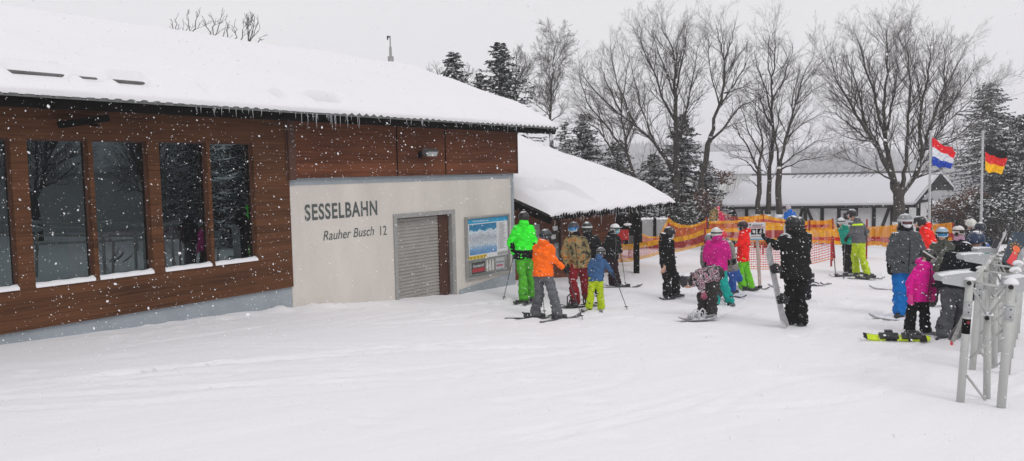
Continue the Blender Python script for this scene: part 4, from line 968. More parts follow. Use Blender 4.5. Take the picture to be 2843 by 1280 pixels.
def added_fir(x, y, sc_, lab):  # firs added out of frame to darken the window reflections
    src = bpy.data.objects['fir_tree.001']; c = src.copy(); COL.objects.link(c); c.location = (x, y, gz(x,y)); c.scale = (sc_,)*3; c['label'] = lab; c['group'] = 'trees mirrored in the station windows'
    for ch in src.children: d = ch.copy(); COL.objects.link(d); d.parent = c
added_fir(16, 13.2, .62, 'fir added out of frame to darken the rightmost window reflection'); added_fir(24, 11.2, .7, 'fir added out of frame to darken the reflection between the two right windows')
# ------------------------------------------------------------------ nets
def net_mat(name, cols, cell=.055, fill=.36):
    m, nt, b = newmat(name); o = nt.nodes['Material Output']; uv = N(nt, 'ShaderNodeUVMap'); sp = N(nt, 'ShaderNodeSeparateXYZ'); L(nt, uv.outputs[0], sp.inputs[0])
    cr = N(nt, 'ShaderNodeValToRGB'); cr.color_ramp.interpolation = 'CONSTANT'; e = cr.color_ramp.elements
    fillr = N(nt, 'ShaderNodeValToRGB'); fillr.color_ramp.interpolation = 'CONSTANT'; fe = fillr.color_ramp.elements
    for i, (p, c, f) in enumerate(cols):
        q = e[i] if i < 2 else e.new(p); q.position = p; q.color = (*c, 1)
        q = fe[i] if i < 2 else fe.new(p); q.position = p; q.color = (f,f,f,1)
    mr = N(nt, 'ShaderNodeMapRange'); mr.inputs[2].default_value = 1; L(nt, sp.outputs[1], mr.inputs[0]); L(nt, mr.outputs[0], cr.inputs[0]); L(nt, mr.outputs[0], fillr.inputs[0])
    uvm = N(nt, 'ShaderNodeUVMap', uv_map='metres'); s2 = N(nt, 'ShaderNodeSeparateXYZ'); L(nt, uvm.outputs[0], s2.inputs[0])
    def line(sock, c, wk):
        d = N(nt, 'ShaderNodeMath', operation='DIVIDE'); L(nt, sock, d.inputs[0]); d.inputs[1].default_value = c
        f = N(nt, 'ShaderNodeMath', operation='FRACT'); L(nt, d.outputs[0], f.inputs[0]); l = N(nt, 'ShaderNodeMath', operation='LESS_THAN'); L(nt, f.outputs[0], l.inputs[0])
        k = N(nt, 'ShaderNodeMath', operation='MULTIPLY'); L(nt, fillr.outputs[0], k.inputs[0]); k.inputs[1].default_value = wk; L(nt, k.outputs[0], l.inputs[1]); return l
    a = line(s2.outputs[0], cell, .55); c = line(s2.outputs[1], cell*.8, 1.0)
    mx_ = N(nt, 'ShaderNodeMath', operation='MAXIMUM'); L(nt, a.outputs[0], mx_.inputs[0]); L(nt, c.outputs[0], mx_.inputs[1])
    L(nt, cr.outputs[0], b.inputs['Base Color']); b.inputs['Roughness'].default_value = .6
    tr = N(nt, 'ShaderNodeBsdfTransparent'); tl = N(nt, 'ShaderNodeBsdfTranslucent'); L(nt, cr.outputs[0], tl.inputs[0])
    ms = N(nt, 'ShaderNodeMixShader'); ms.inputs[0].default_value = .4; L(nt, b.outputs[0], ms.inputs[1]); L(nt, tl.outputs[0], ms.inputs[2])
    m2 = N(nt, 'ShaderNodeMixShader'); L(nt, mx_.outputs[0], m2.inputs[0]); L(nt, tr.outputs[0], m2.inputs[1]); L(nt, ms.outputs[0], m2.inputs[2]); L(nt, m2.outputs[0], o.inputs[0]); return m
YEL, RED, ORG, PNK = srgb(252,184,28), srgb(222,52,40), srgb(236,120,52), srgb(228,72,70)
NM1 = net_mat('net_yellow_red', [(0,YEL,.62),(.2,PNK,.34),(.68,YEL,.75)])
NM2 = net_mat('net_orange', [(0,ORG,.55),(.5,ORG,.5),(.72,YEL,.7)])
NM3 = net_mat('net_bright', [(0,YEL,.9),(.34,RED,.6),(.62,YEL,.95)])
NM4 = net_mat('net_thin', [(0,ORG,.30),(.12,PNK,.26),(.75,ORG,.3)], cell=.085)
NM5 = net_mat('net_two_band', [(0,YEL,.85),(.22,RED,.55),(.45,YEL,.7)])
def crv(pts, x):
    for i in range(len(pts)-1):
        if x <= pts[i+1][0] or i == len(pts)-2:
            a, b = pts[i], pts[i+1]; t = (x-a[0])/(b[0]-a[0]); 
            return a[1]+(b[1]-a[1])*t
def net(label, F, top, bot, Ya, Yb, m, posts=(), group='safety nets strung across the slope', bulge=.12, pw=.03):
    x0, x1 = top[0][0], top[-1][0]; n = 60; rows = 7; mb = MB(); P = []
    for j in range(rows):
        v = j/(rows-1); row = []
        for i in range(n+1):
            x = x0+(x1-x0)*i/n; y = crv(top, x)*(v) + crv(bot, x)*(1-v); Y_ = Ya+(Yb-Ya)*i/n + bulge*math.sin(i*.5)*math.sin(v*3.14) + .05*math.sin(i*1.3+v*2)
            row.append(at(*F(x, y), Y_))
        P.append(row)
    c = P[0][n//2].copy(); c.z = gz(c.x, c.y); o = thing('safety_net', label, 'safety net', c, group)
    mb.grid(P); me_o = mb.build('netting', m, o, smooth=True); me = me_o.data
    uv1 = me.uv_layers.new(name='UVMap'); uv2 = me.uv_layers.new(name='metres'); wd_ = n+1
    cu = [0]
    for i in range(n): cu.append(cu[-1]+(P[3][i+1]-P[3][i]).length)
    for lp in me.loops:
        j, i = divmod(lp.vertex_index, wd_); hh = (P[-1][i]-P[0][i]).length
        uv1.data[lp.index].uv = (cu[i], j/(rows-1)); uv2.data[lp.index].uv = (cu[i], hh*j/(rows-1))
    for (px, pt, Yp) in posts:
        a = at(*F(px, pt), Yp); b = V((a.x, a.y, gz(a.x, a.y)-.1)); mb = MB(); mb.tube([a, b], pw, 7); mb.build('post', mat('net_post_red', srgb(150,34,44), .5, .1, 3), o)
    return o
net('front net with yellow edges and pink middle sagging left of the black jacketed skier', F17, [(40,700),(130,690),(300,680),(600,640),(780,600),(1100,565),(1300,520),(1480,440)], [(40,975),(300,965),(600,890),(780,840),(1100,800),(1480,700)], 26.5, 24.6, NM1, [(1488,425,24.6),(60,690,26.5)])
net('front net stretch with yellow top band behind the magenta and red jackets', F17, [(1510,445),(1900,430),(2200,420),(2560,372),(2760,375)], [(1510,660),(1900,620),(2200,640),(2560,640),(2760,640)], 24.6, 24.5, NM1, [])
net('bright yellow and red net stretch right of the black helmet of the snowboarder', F8, [(1000,470),(1100,470),(1520,440),(1700,432),(1860,430)], [(1000,640),(1100,650),(1520,680),(1700,695),(1860,700)], 24.5, 25.5, NM5, [(1500,600,24.6)])
net('slack thin orange net hanging low between the pictogram sign and the red-flagged stake', F8, [(170,640),(440,560),(640,700),(760,760),(1090,640),(1300,615),(1515,565)], [(170,1085),(560,1095),(760,1080),(1100,1020),(1300,975),(1530,915)], 22.5, 20.6, NM4, [])
net('back net with sagging rust-orange mesh in front of the grey panel wall', F17, [(440,500),(600,560),(740,560),(900,255),(1000,330),(1100,368),(1250,380),(1400,345),(1510,285)], [(440,640),(600,660),(780,620),(900,560),(1100,560),(1300,520),(1510,445)], 30, 29, NM2, [(905,245,29.6),(1515,250,29)])
net('back net with faded orange mesh behind the heads left of the sign', F17, [(1555,312),(1700,308),(1900,312),(2100,290),(2320,262),(2430,225)], [(1555,470),(1900,460),(2100,450),(2320,420),(2430,400)], 29, 29.4, NM2, [])
net('peaked upper net rising from the faint pink figure to the timbered hall', F17, [(1700,120),(1800,180),(1900,225),(2100,255),(2300,260)], [(1700,312),(1800,312),(1900,312),(2100,290),(2300,265)], 30.4, 30.4, NM4, [])
net('back net with orange bands peaking above the pictogram sign', F8, [(0,245),(200,235),(400,205),(560,250),(760,290)], [(0,330),(200,350),(400,380),(560,380),(760,380)], 29.4, 29.8, NM3, [(400,200,29.5)])
net('back net with broad yellow and red bands right of the blue jacketed figure', F8, [(990,312),(1130,310),(1160,298),(1350,305),(1510,292)], [(990,480),(1130,480),(1350,475),(1510,460)], 27.5, 27.5, NM3, [(1515,270,27.5),(1145,295,27.5)])
net('right net with yellow bands between the lime trousers and the helmeted man in grey', F6, [(275,185),(400,178),(515,165)], [(275,325),(340,318),(440,335),(515,335)], 27, 26.5, NM5, [(282,128,27)])
net('end of the right net with yellow bands behind the red jacketed skier', F6, [(760,165),(830,160),(905,150)], [(760,300),(830,300),(912,290)], 27, 27, NM5, [(912,155,27)])
net('thin net strip at the far left of the right hand run behind the teal jacket', F6, [(0,130),(30,128),(60,190),(130,195)], [(0,300),(30,305),(60,315),(130,315)], 26.5, 26.5, NM5, [(32,125,26.5)])
# stake with red sleeve
def stake(label, base, top, m1, s0_, s1_):
    a = onground(base); b = at(*top, a.y); o = thing('stake', label, 'stake', a, None); mb = MB(); mb.tube([a-V((0,0,.1)), b], .014, 6); mb.build('pole', mat('stake_grey', srgb(110,105,105), .5, .1, 4), o)
    mb = MB(); mb.tube([a.lerp(b, s0_), a.lerp(b, s1_)], .035, 8); mb.build('sleeve', m1, o); return o
stake('thin stake with dark red sleeve at the end of the slack orange net', F8(1570,1165), F8(1512,550), mat('sleeve_red', srgb(150,24,40), .6, .1, 4), .42, .98)
stake('thin red stake left of the white helmeted skier in magenta', F17(1478,1042), F17(1490,430), mat('sleeve_red', srgb(150,24,40)), .55, .98)
# pictogram sign
p = onground(F5(1060,720)); Ys = p.y
sg = thing('pictogram_sign', 'white sign board with two black pictograms on a pale wooden post', 'sign', p)
mb = MB(); mb.bar(p-V((0,0,.2)), at(*F5(1028,200), Ys), .07, .05); mb.build('post', mat('pale_post', srgb(176,160,150), .8, .1, 4), sg)
c0, c1 = at(*F5(940,125), Ys-.04), at(*F5(1112,290), Ys-.04)
def sb(name, a, b, m, off, parent): 
    p0, p1 = at(*F5(*a), Ys-off), at(*F5(*b), Ys-off); mb = MB(); mb.box(((p0+p1)/2), (abs(p1.x-p0.x)/2, .006, abs(p0.z-p1.z)/2)); return mb.build(name, m, parent)
M_SIGN = mat('sign_white', srgb(205,205,208), .5, .04, 3)
bd = sb('board', (945,128), (1108,292), M_SIGN, .05, sg)
sb('lower_edge', (945,284), (1110,294), mat('sign_blue', srgb(110,160,180), .5, .05, 3), .06, sg)
for nm, a, b in (('pictogram', (975,190), (1022,242)), ('pictogram', (1034,188), (1088,240))):
    q = sb(nm, a, b, M_BLK, .062, bd); mb = MB(); cx_, cy_ = (a[0]+b[0])/2, (a[1]+b[1])/2
    P_ = lambda x, y: at(*F5(cx_+x, cy_+y), Ys-.072)
    if a[0] < 1000: mb.tube([P_(-12,-8), P_(0,-14), P_(12,-6), P_(12,8), P_(2,16)], .012, 5); mb.ell(P_(-2,2), .03)
    else: mb.ell(P_(6,-14), .018); mb.tube([P_(4,-8), P_(-4,4), P_(8,12)], .014, 5); mb.tube([P_(-14,12), P_(16,18)], .007, 5); mb.tube([P_(2,-4), P_(14,2)], .008, 5)
    mb.build('symbol', M_SIGN, q)
sb('text_line', (985,150), (1085,153), mat('ink', srgb(120,118,124)), .062, bd); sb('text_line', (985,160), (1070,162), MATS['ink'], .062, bd); sb('text_line', (960,142), (968,160), M_BLK, .062, bd)
sb('text_line', (975,262), (1090,264), MATS['ink'], .062, bd); sb('red_rule', (950,172), (1104,174), mat('rule_red', srgb(190,90,90), .6, .1, 4), .062, bd)
# faint posters and clutter around
p = at(*F17(145,560), 27); o = thing('red_notice', 'red panel on a post beside the annex porch', 'panel', (p.x,p.y,gz(p.x,p.y)))
mb = MB(); mb.box(at(*F17(145,535), 27), (.25,.03,.18)); mb.build('board', mat('panel_red', srgb(205,40,44), .5, .1, 4), o); mb = MB(); mb.bar(at(*F17(160,570),27), V((p.x,p.y,gz(p.x,p.y))), .05); mb.build('post', MATS['net_post_red'], o)
p = at(*F17(320,660), 27.3); o = thing('crowd_barrier', 'small grey metal crowd barrier standing beside the annex porch', 'barrier', (p.x,p.y,gz(p.x,p.y)))
a, b = at(*F17(262,550),27.3), at(*F17(402,545),27.3); z1 = gz(a.x,a.y)+.1
mb = MB(); mb.tube([V((a.x,a.y,z1)), a, b, V((b.x,b.y,z1)), V((a.x,a.y,z1))], .022, 6)
mb.build('frame', mat('barrier_metal', srgb(130,130,130), .5, .1, 4), o); mb = MB()
for k in range(1,8): q = a.lerp(b, k/8); mb.tube([q, V((q.x,q.y,z1))], .010, 5)
mb.build('grille', MATS['barrier_metal'], o)
# snow covered machine in the porch
p = at(*F17(330,420), 29); o = thing('snowy_trolley', 'dark snow-capped equipment stacked in the annex porch', 'equipment', (p.x,p.y,gz(p.x,p.y)))
mb = MB(); mb.box(at(*F17(240,430),29), (.45,.35,.5)); mb.box(at(*F17(330,500),29), (.3,.3,.45)); mb.tube([at(*F17(60,250),29), at(*F17(120,400),28.9), at(*F17(180,520),29)], .12, 7); mb.build('body', M_DARK, o)
mb = MB(); mb.ell(at(*F17(160,285),29), (.36,.3,.16)); mb.ell(at(*F17(230,360),28.9), (.3,.3,.1)); mb.build('snow_cap', M_SNOWR, o, smooth=True)
# ------------------------------------------------------------------ flags
def flag(label, pole_lab, F, ptop, pbase, Y, corners, cols, seed):
    a = at(*F(*ptop), Y); b = V((a.x+.02, a.y, gz(a.x,a.y)-.2)); po = thing('flagpole', pole_lab, 'flagpole', b, 'flagpoles'); mb = MB(); mb.tube([b, a], [.05,.035], 10); mb.build('pole', mat('pole_white', srgb(176,178,180), .4, .06, 2), po, smooth=True)
    mb = MB(); mb.ell(a+V((0,0,.03)), .055); mb.build('cap', MATS['pole_white'], po, smooth=True)
    TL, TR, BR, BL = [at(*F(*q), Y-.05) for q in corners]; n, h_ = 26, 18; mb = MB(); P = []
    for j in range(h_+1):
        v = j/h_; row = []
        for i in range(n+1):
            u_ = i/n; q = lerp(lerp(TL,TR,u_), lerp(BL,BR,u_), v); q = q + V((0, .16*u_*math.sin(u_*8+v*3+seed), -.04*math.sin(u_*3.14)*(1-.4*v) + .03*math.sin(u_*11+seed))); row.append(q)
        P.append(row)
    b0 = 0
    for j in range(h_):
        mb.cur = min(2, j*3//h_); s0 = len(mb.v); mb.v += [tuple(q) for q in P[j]] + [tuple(q) for q in P[j+1]]
        for i in range(n): mb.f.append((s0+i, s0+i+1, s0+n+2+i, s0+n+1+i)); mb.mi.append(mb.cur)
    o = mb.build('flag', [fabric('flag_%d_%d_%d' % c, c) for c in cols], None, origin=TL, smooth=True); tag(o, label, 'flag', None)
flag('red, white and blue striped flag drooping from the left pole', 'tall white pole carrying the red, white and blue flag', FT, (2113,658), (2118,1100), 27, ((2121,682),(2252,752),(2200,832),(2121,822)), ((228,30,44),(222,226,234),(30,70,176)), 0)
flag('black, red and gold flag sagging from the right pole', 'white pole carrying the black, red and gold flag', FT, (2372,658), (2368,1100), 27.5, ((2384,708),(2482,745),(2470,860),(2384,848)), ((30,30,32),(226,44,44),(250,190,20)), 2)
# ------------------------------------------------------------------ people
M_SKIN = mat('skin', srgb(205,160,140), .55, .05, 6); M_SOLE = mat('boot_sole', (.012,.012,.012), .7, .1, 6)
M_BOOT = mat('boot_plastic', srgb(44,46,48), .4, .3, 9, bump=.3); M_BOOTG = mat('boot_grey', srgb(120,124,128), .4, .2, 9); M_BUCK = mat('buckle_metal', srgb(165,168,170), .3, .1, 5, metal=.4)
M_GLOVE = fabric('glove_black', (26,26,28)); M_MASKW = mat('mask_white', srgb(225,228,230), .8, .03, 6); M_MASKB = mat('mask_blue', srgb(130,190,205), .8, .03, 6)
M_HAIR = mat('hair_brown', srgb(70,50,38), .8, .3, 20)
def helm_mat(c, spots=None):
    nm = 'helmet_%d_%d_%d' % c
    if nm in MATS: return MATS[nm]
    return mat(nm, srgb(*c), .35, .12, 12, spec=.5, snow=.30)
UP = V((0,0,1))
def person(F, label, hd, nk, pv, f=0, hf=None, hp=0, k=1.0, d=None, eL=None, hL=None, eR=None, hR=None, kL=None, aL=None, kR=None, aR=None,
           jk=(30,30,30), tr=(30,30,30), hm=(40,40,42), gl=M_GLOVE, mask=None, gog=None, gogc=(30,30,34), frame=(220,220,220), scarf=None, hood=True, sk=False,
           ft=None, jmat=None, low=None, hem=.10, boots=None, group='skiers and snowboarders waiting on the snow', bulk=1.0, cover=None, tmat=None, hat=False, gfront=True, fat=1.0):
    if len(label.split()) > 16: print('LONG', label)
    fr = math.radians(f); fwd = V((math.sin(fr), math.cos(fr), 0)); rt = V((fwd.y, -fwd.x, 0)); sR = rt if rt.x >= 0 else -rt
    sL = -sR
    pts = [onground(F(*q[:2]), .085*k) for q in (aL, aR) if q]
    Y0 = d if d else sum(q.y for q in pts)/len(pts)
    def J(q, base=0.0):
        return at(*F(q[0], q[1]), Y0 + base + (q[2] if len(q) > 2 else 0))
    Nk = J(nk); Pv = J(pv); H = J(hd)
    upv = (Nk-Pv).normalized(); fw = (fwd - upv*fwd.dot(upv)).normalized(); sv = {-1: sL, 1: sR}
    T = (Nk-Pv).length
    res = {}
    for s, e, h, kn, an in ((-1,eL,hL,kL,aL),(1,eR,hR,kR,aR)):
        S = Nk - upv*.10*k + sv[s]*.150*k*fat; b = S.y-Y0
        E = J(e, b) if e else S + sv[s]*.07*k - upv*.28*k + fw*.02
        Hh = J(h, b) if h else E - upv*.2*k + fw*.12*k
        Hp = Pv - upv*.02*k + sv[s]*.09*k
        A = None
        if an: A = onground(F(*an[:2]), .085*k)
        else:
            A = V((Hp.x+sv[s].x*.04, Hp.y+sv[s].y*.04, 0)); A.z = gz(A.x, A.y)+.10*k
        Kn = at(*F(kn[0], kn[1]), (Hp.y+A.y)/2 + (kn[2] if len(kn) > 2 else 0)) if kn else (Hp+A)/2 + fwd*.04*k
        res[s] = (S, E, Hh, Hp, Kn, A)
    mid = (res[-1][5]+res[1][5])/2; gzm = gz(mid.x, mid.y)
    # body: one continuous surface with head, neck, trunk, limbs
    hfr = math.radians(hf if hf is not None else f); hF = V((math.sin(hfr), math.cos(hfr), 0)); hR_ = V((hF.y, -hF.x, 0))
    if hp: hF2 = (hF*math.cos(math.radians(hp)) - UP*math.sin(math.radians(hp))).normalized()
    else: hF2 = hF
    hU = hR_.cross(hF2); hax = (hR_, hF2, hU)
    q_ = lambda x, y, z: H + hR_*(x*k) + hF2*(y*k) + hU*(z*k)
    B = MB(); B.ell(H, (.078*k,.098*k,.108*k), hax); B.ell(q_(0,.03,-.06), (.056*k,.066*k,.062*k), hax); B.ell(q_(0,.102,-.018), (.014*k,.02*k,.026*k), hax)
    B.ell(q_(0,.088,-.072), (.028*k,.012*k,.010*k), hax)
    for e in (-1,1): B.ell(q_(e*.08,0,-.01), (.012*k,.022*k,.032*k), hax); B.ell(q_(e*.032,.082,.012), (.015*k,.012*k,.01*k), hax)
    B.cone(q_(0,-.02,-.07), .055*k, Nk-upv*.03, .065*k)
    B.loft([(Nk-upv*t*T, sR, fw, a*k, b*k) for t, a, b in ((.0,.08,.07),(.12,.16,.09),(.35,.17,.11),(.65,.14,.10),(1.0,.16,.11),(1.12,.12,.09))])
    for s in (-1,1):
        S,E,Hh,Hp,Kn,A = res[s]; B.cone(S,.055*k,E,.042*k); B.cone(E,.042*k,Hh,.03*k); B.cone(Hp,.08*k,Kn,.06*k); B.cone(Kn,.058*k,A,.045*k)
    body = remesh(B, 'person', M_SKIN, None, .014, 2)
    body.location = V((mid.x, mid.y, gzm)); off = V(body.location); 
    body.data.transform(Matrix.Translation(-off)); body['_org'] = tuple(off)
    tag(body, label, 'person', group)
    # jacket
    JK = jmat or fabric('%d_%d_%d' % tuple(jk), jk); Jm = MB(); bk = 1.0*bulk
    rings = [(Nk+upv*.045*k,.078,.078),(Nk,.095,.09),(Nk-upv*.045*k,.135,.105),(Nk-upv*.09*k,.175,.122),(Nk-upv*.18*k,.205,.138),(Nk-upv*T*.55,.20,.14),(Nk-upv*T*.8,.20,.14),(Pv,.208,.15),(Pv-upv*hem*k,.218,.158)]
    Jm.loft([(c, sR, fw, a*k*bk*fat, b*k*bk*fat) for c, a, b in rings])
    for s in (-1,1):
        S,E,Hh,Hp,Kn,A = res[s]; ar = (Hh-E).normalized(); Wr = Hh-ar*.05*k
        Jm.cone(S,.080*k*bk,E,.068*k*bk); Jm.cone(E,.068*k*bk,Wr,.052*k*bk); Jm.ell(Wr, .054*k)
        if low is None: pass
    if hood: Jm.ell(Nk+upv*.02*k-fw*.09*k, (.105*k,.075*k,.085*k), (sR, fw, upv)); Jm.ell(Nk+upv*.0*k+fw*.05*k, (.095*k,.06*k,.055*k), (sR, fw, upv))
    jo = remesh(Jm, 'jacket', JK, body, .0165*max(.8,k), 2, .020*k, 8)
    # zip and pocket flaps / seams on the back
    det_ = MB(); c0 = Nk-upv*.05*k+fw*.118*k*bk; det_.tube([Nk-upv*.04*k+fw*.112*k*bk, Nk-upv*.2*k+fw*.15*k*bk*fat, Nk-upv*T*.6+fw*.15*k*bk*fat, Pv-upv*hem*.8*k+fw*.165*k*bk*fat], .006*k, 5)
    for s in (-1,1): p_ = Pv+upv*.06*k+fw*.145*k*bk*fat+sv[s]*.1*k; det_.bar(p_-sv[s]*.04*k, p_+sv[s]*.045*k+upv*.05*k, .012*k, .02*k)
    det_.build('zip', fabric('zip_dark', (30,30,32)) if sum(jk) > 160 else MATS.get('zip_grey') or mat('zip_grey', srgb(110,110,110), .4), jo)
    if low is not None:      # contrasting lower band and inner sleeves
        lo = MB(); lo.loft([(c, sR, fw, a*k*1.045*fat, b*k*1.05*fat) for c, a, b in ((Nk-upv*T*.80,.205,.144),(Pv,.212,.154),(Pv-upv*hem*k*1.05,.222,.162))])
        for s in (-1,1):
            S,E,Hh,Hp,Kn,A = res[s]; lo.cone(E-(E-S)*.1+fw*.0-sv[s]*.012, .070*k, Hh-(Hh-E)*.15, .057*k)
        remesh(lo, 'jacket_panel', fabric('%d_%d_%d' % tuple(low), low), jo, .016, 2, .006, 9)
    if cover: cover(body, jo, Nk, Pv, upv, fw, sR, k)
    # trousers
    Tm = MB(); TR = tmat or fabric('%d_%d_%d' % tuple(tr), tr)
    Tm.loft([(c, sR, fw, a*k, b*k) for c, a, b in ((Pv+upv*.10*k,.165,.115),(Pv,.178,.128),(Pv-upv*.08*k,.165,.125),(Pv-upv*.15*k,.10,.09))])
    for s in (-1,1):
        S,E,Hh,Hp,Kn,A = res[s]; dn = (A-Kn).normalized(); Lw = A-dn*.01*k
        Tm.cone(Hp,.108*k,Kn,.088*k,14); Tm.cone(Kn,.090*k,Lw,.104*k,14); Tm.ell(Kn+fwd*.02*k, .09*k)
    remesh(Tm, 'trousers', TR, body, .0165*max(.8,k), 2, .022*k, 7)
    # boots
    ftr = fr if ft is None else math.radians(ft)
    for i, s in enumerate((-1,1)):
        S,E,Hh,Hp,Kn,A = res[s]; aa = ftr + (s*.12 if rt.x >= 0 else -s*.12); tf = V((math.sin(aa), math.cos(aa), 0)); ts = V((tf.y,-tf.x,0)); bm = MB(); g = V((A.x, A.y, A.z-.10*k))
        bm.loft([(A+UP*.10*k-tf*.03*k+ (Kn-A).normalized()*.02, ts, tf, .062*k,.072*k),(A+UP*.02*k-tf*.01*k,ts,tf,.062*k,.075*k),(g+UP*.07*k+tf*.02*k,ts,tf,.056*k,.10*k),(g+UP*.02*k+tf*.04*k,ts,tf,.056*k,.14*k),(g+tf*.04*k,ts,tf,.054*k,.14*k)])
        bm.ell(g+tf*.12*k+UP*.035*k, (.052*k,.075*k,.048*k), (ts,tf,UP))
        bo = remesh(bm, 'boot', boots or M_BOOT, body, .012, 1)
        bc = MB()
        for zz in (.05,.10,.15): bc.bar(g+UP*zz*k+ts*.05*k+tf*.10*k*(1-zz*4), g+UP*(zz+.004)*k-ts*.05*k+tf*.10*k*(1-zz*4), .014*k, .012*k)
        bc.bar(g+UP*.05*k+ts*.058*k-tf*.03*k, g+UP*.05*k+ts*.058*k+tf*.07*k, .012*k); bc.bar(g+UP*.12*k+ts*.064*k-tf*.03*k, g+UP*.11*k+ts*.062*k+tf*.05*k, .012*k); bc.build('buckle', M_BUCK, bo)
        bs = MB(); bs.box(g+tf*.04*k+UP*.004, (.05*k,.145*k,.012*k), (ts,tf,UP)); bs.build('sole', M_SOLE, bo)
    # gloves with fingers
    for s in (-1,1):
        S,E,Hh,Hp,Kn,A = res[s]; ar = (Hh-E).normalized(); sd2 = sv[s].cross(ar); sd2 = sd2.normalized() if sd2.length > .1 else fwd
        cw = sd2.cross(ar).normalized(); gm = MB(); pc = Hh+ar*.035*k
        gm.ell(pc, (.048*k,.03*k,.055*k), (sd2, cw, ar)); gm.cone(Hh-ar*.05*k, .05*k, Hh+ar*.0, .042*k)
        for i in range(4):
            o_ = (i-1.5)*.024*k; l = (.036,.042,.04,.03)[i]*k; b0 = pc+sd2*o_+ar*.04*k; m0 = b0+ar*l*.8+cw*.014*k; e0 = m0+ar*l*.25+cw*.034*k; gm.cone(b0,.015*k,m0,.0135*k,8); gm.cone(m0,.0135*k,e0,.012*k,8)
        th0 = pc-sd2*.045*k-ar*.01*k; gm.cone(th0,.016*k,th0-sd2*.022*k+ar*.035*k+cw*.01*k,.013*k,8)
        remesh(gm, 'glove' if gl is not M_SKIN else 'hand', gl, body, .0075, 1)
    # helmet or hat
    hm_m = helm_mat(tuple(hm)); rx_, ry_, rz_ = .117*k, .138*k, .125*k
    def cut(q):
        y = q[1]/ry_; t = min(1, max(0, (y+.2)/.9)); c = -.075*k + .085*k*t
        if q[2] < c: q[2] = c - .0*k; 
        return q
    hc = q_(0,-.012,.022); Hm = MB(); Hm.ell(hc, (rx_,ry_,rz_), hax, 20, 14, cut)
    ho = Hm.build('beanie' if hat else 'helmet', hm_m, body, smooth=True)
    if hat:
        pm = MB(); pm.ell(hc+hU*rz_*1.0, .035*k); pm.build('bobble', hm_m, ho, smooth=True)
    else:
        vt = MB()
        for e in (-.04,-.015,.015,.04):
            vt.tube([hc+hR_*e*k+hF2*.02*k+hU*rz_*.97, hc+hR_*e*1.2*k-hF2*.06*k+hU*rz_*.86], .006*k, 5)
        vt.build('vent', mat('helmet_pad', (.02,.02,.02), .8, .2, 9), ho)
        for e in (-1,1): vt = MB(); vt.ell(q_(e*.098,.0,-.045), (.02*k,.04*k,.05*k), hax); vt.build('ear_pad', mat('helmet_pad', (.02,.02,.02), .8, .2, 9), ho)
    if gog:
        strap = MB(); n = 20; R1 = []; R2 = []; gz_ = .034 if gfront else .03
        for j in range(n+1):
            a = math.pi*(1.0+ j/n) if False else 2*math.pi*j/n; R1.append(q_(.1215*math.sin(a), -.012+.143*math.cos(a), gz_-.014)); R2.append(q_(.1215*math.sin(a)*.985, -.012+.143*math.cos(a)*.985, gz_+.016))
        strap.grid([R1,R2]); s_o = strap.build('goggles', mat('strap_%d' % sum(gogc), srgb(*gogc), .7, .1, 9), body)
        ln = MB(); P = []; z0_ = .0 if gfront == 1 else .045
        for j in range(5):
            P.append([q_(.098*math.sin(a), .012+.105*math.cos(a)+ .004*math.sin(j*.78), z0_+.028-.018*j + (.006*abs(math.sin(a*1.6)) if j == 4 else 0)) for a in [(-1.15+2.3*i/12) for i in range(13)]])
        ln.grid(P); ln.build('lens', mat('lens_%d_%d_%d' % tuple(gog), srgb(*gog), .12, .2, 20, spec=.8, metal=.3), s_o, smooth=True)
        fr_ = MB(); lp = P[0] + [r[-1] for r in P[1:]] + P[-1][::-1][1:] + [r[0] for r in P[::-1][1:]]; fr_.tube(lp, .008*k, 5); fr_.build('frame', mat('gframe_%d' % sum(frame), srgb(*frame), .5, .05, 5), s_o)
    if mask:
        mk = MB(); P = []
        for j in range(6):
            zz = -.022-.018*j; w_ = (.95,1.05,1.05,.98,.85,.6)[j]; fo = (.112,.128,.128,.118,.106,.088)[j]
            P.append([q_(.066*w_*math.sin(a), (fo-.03)+.03*math.cos(a) - .055*(1-math.cos(a)), zz) for a in [(-1.3+2.6*i/12) for i in range(13)]])
        mk.grid(P); mk.build('face_mask', mask, body, smooth=True)
    if scarf:
        sf = MB(); sf.loft([(Nk+upv*z*k, sR, fw, a*k, b*k) for z, a, b in ((-.02,.115,.10),(.03,.12,.11),(.08,.10,.10),(.11,.08,.08))]); remesh(sf, 'neck_warmer', fabric('%d_%d_%d' % tuple(scarf), scarf), body, .014, 2, .008, 14)
    return body, res
# ------------------------------------------------------------------ skis, poles, boards
def ski_mat(c): return mat('ski_%d_%d_%d' % tuple(c), srgb(*c), .3, .3, 14, spec=.5, snow=.12)
def strip(a, b, wd_, th, nrm, tipu=.07, tailu=.0, waist=.8, n=18):
    d = (b-a); l = d.length; d.normalize(); s = d.cross(nrm).normalized(); nn = s.cross(d).normalized(); mb = MB(); P = []
    for i in range(n+1):
        t = i/n; w_ = wd_*(waist+(1-waist)*abs(2*t-1)**1.5); e = min(1, (1-t)*l/.12); w_ *= math.sqrt(max(.02, 1-(1-e)**2)); e2 = min(1, t*l/.06); w_ *= math.sqrt(max(.15, 1-(1-e2)**2))
        u_ = tipu*max(0,(t-(1-.22/l))/(.22/l))**2 + tailu*max(0,((.2/l)-t)/(.2/l))**2
        p = a+d*(l*t)+nn*u_; P.append([p-s*w_/2, p+s*w_/2, p+s*w_/2+nn*th, p-s*w_/2+nn*th])
    b0 = 0; mb.v = [tuple(q) for r in P for q in r]
    for i in range(n):
        for j in range(4): mb.f.append((i*4+j, i*4+(j+1)%4, (i+1)*4+(j+1)%4, (i+1)*4+j)); mb.mi.append(0)
    mb.f += [(0,1,2,3), tuple(n*4+j for j in (3,2,1,0))]; mb.mi += [0,0]
    return mb, d, s, nn
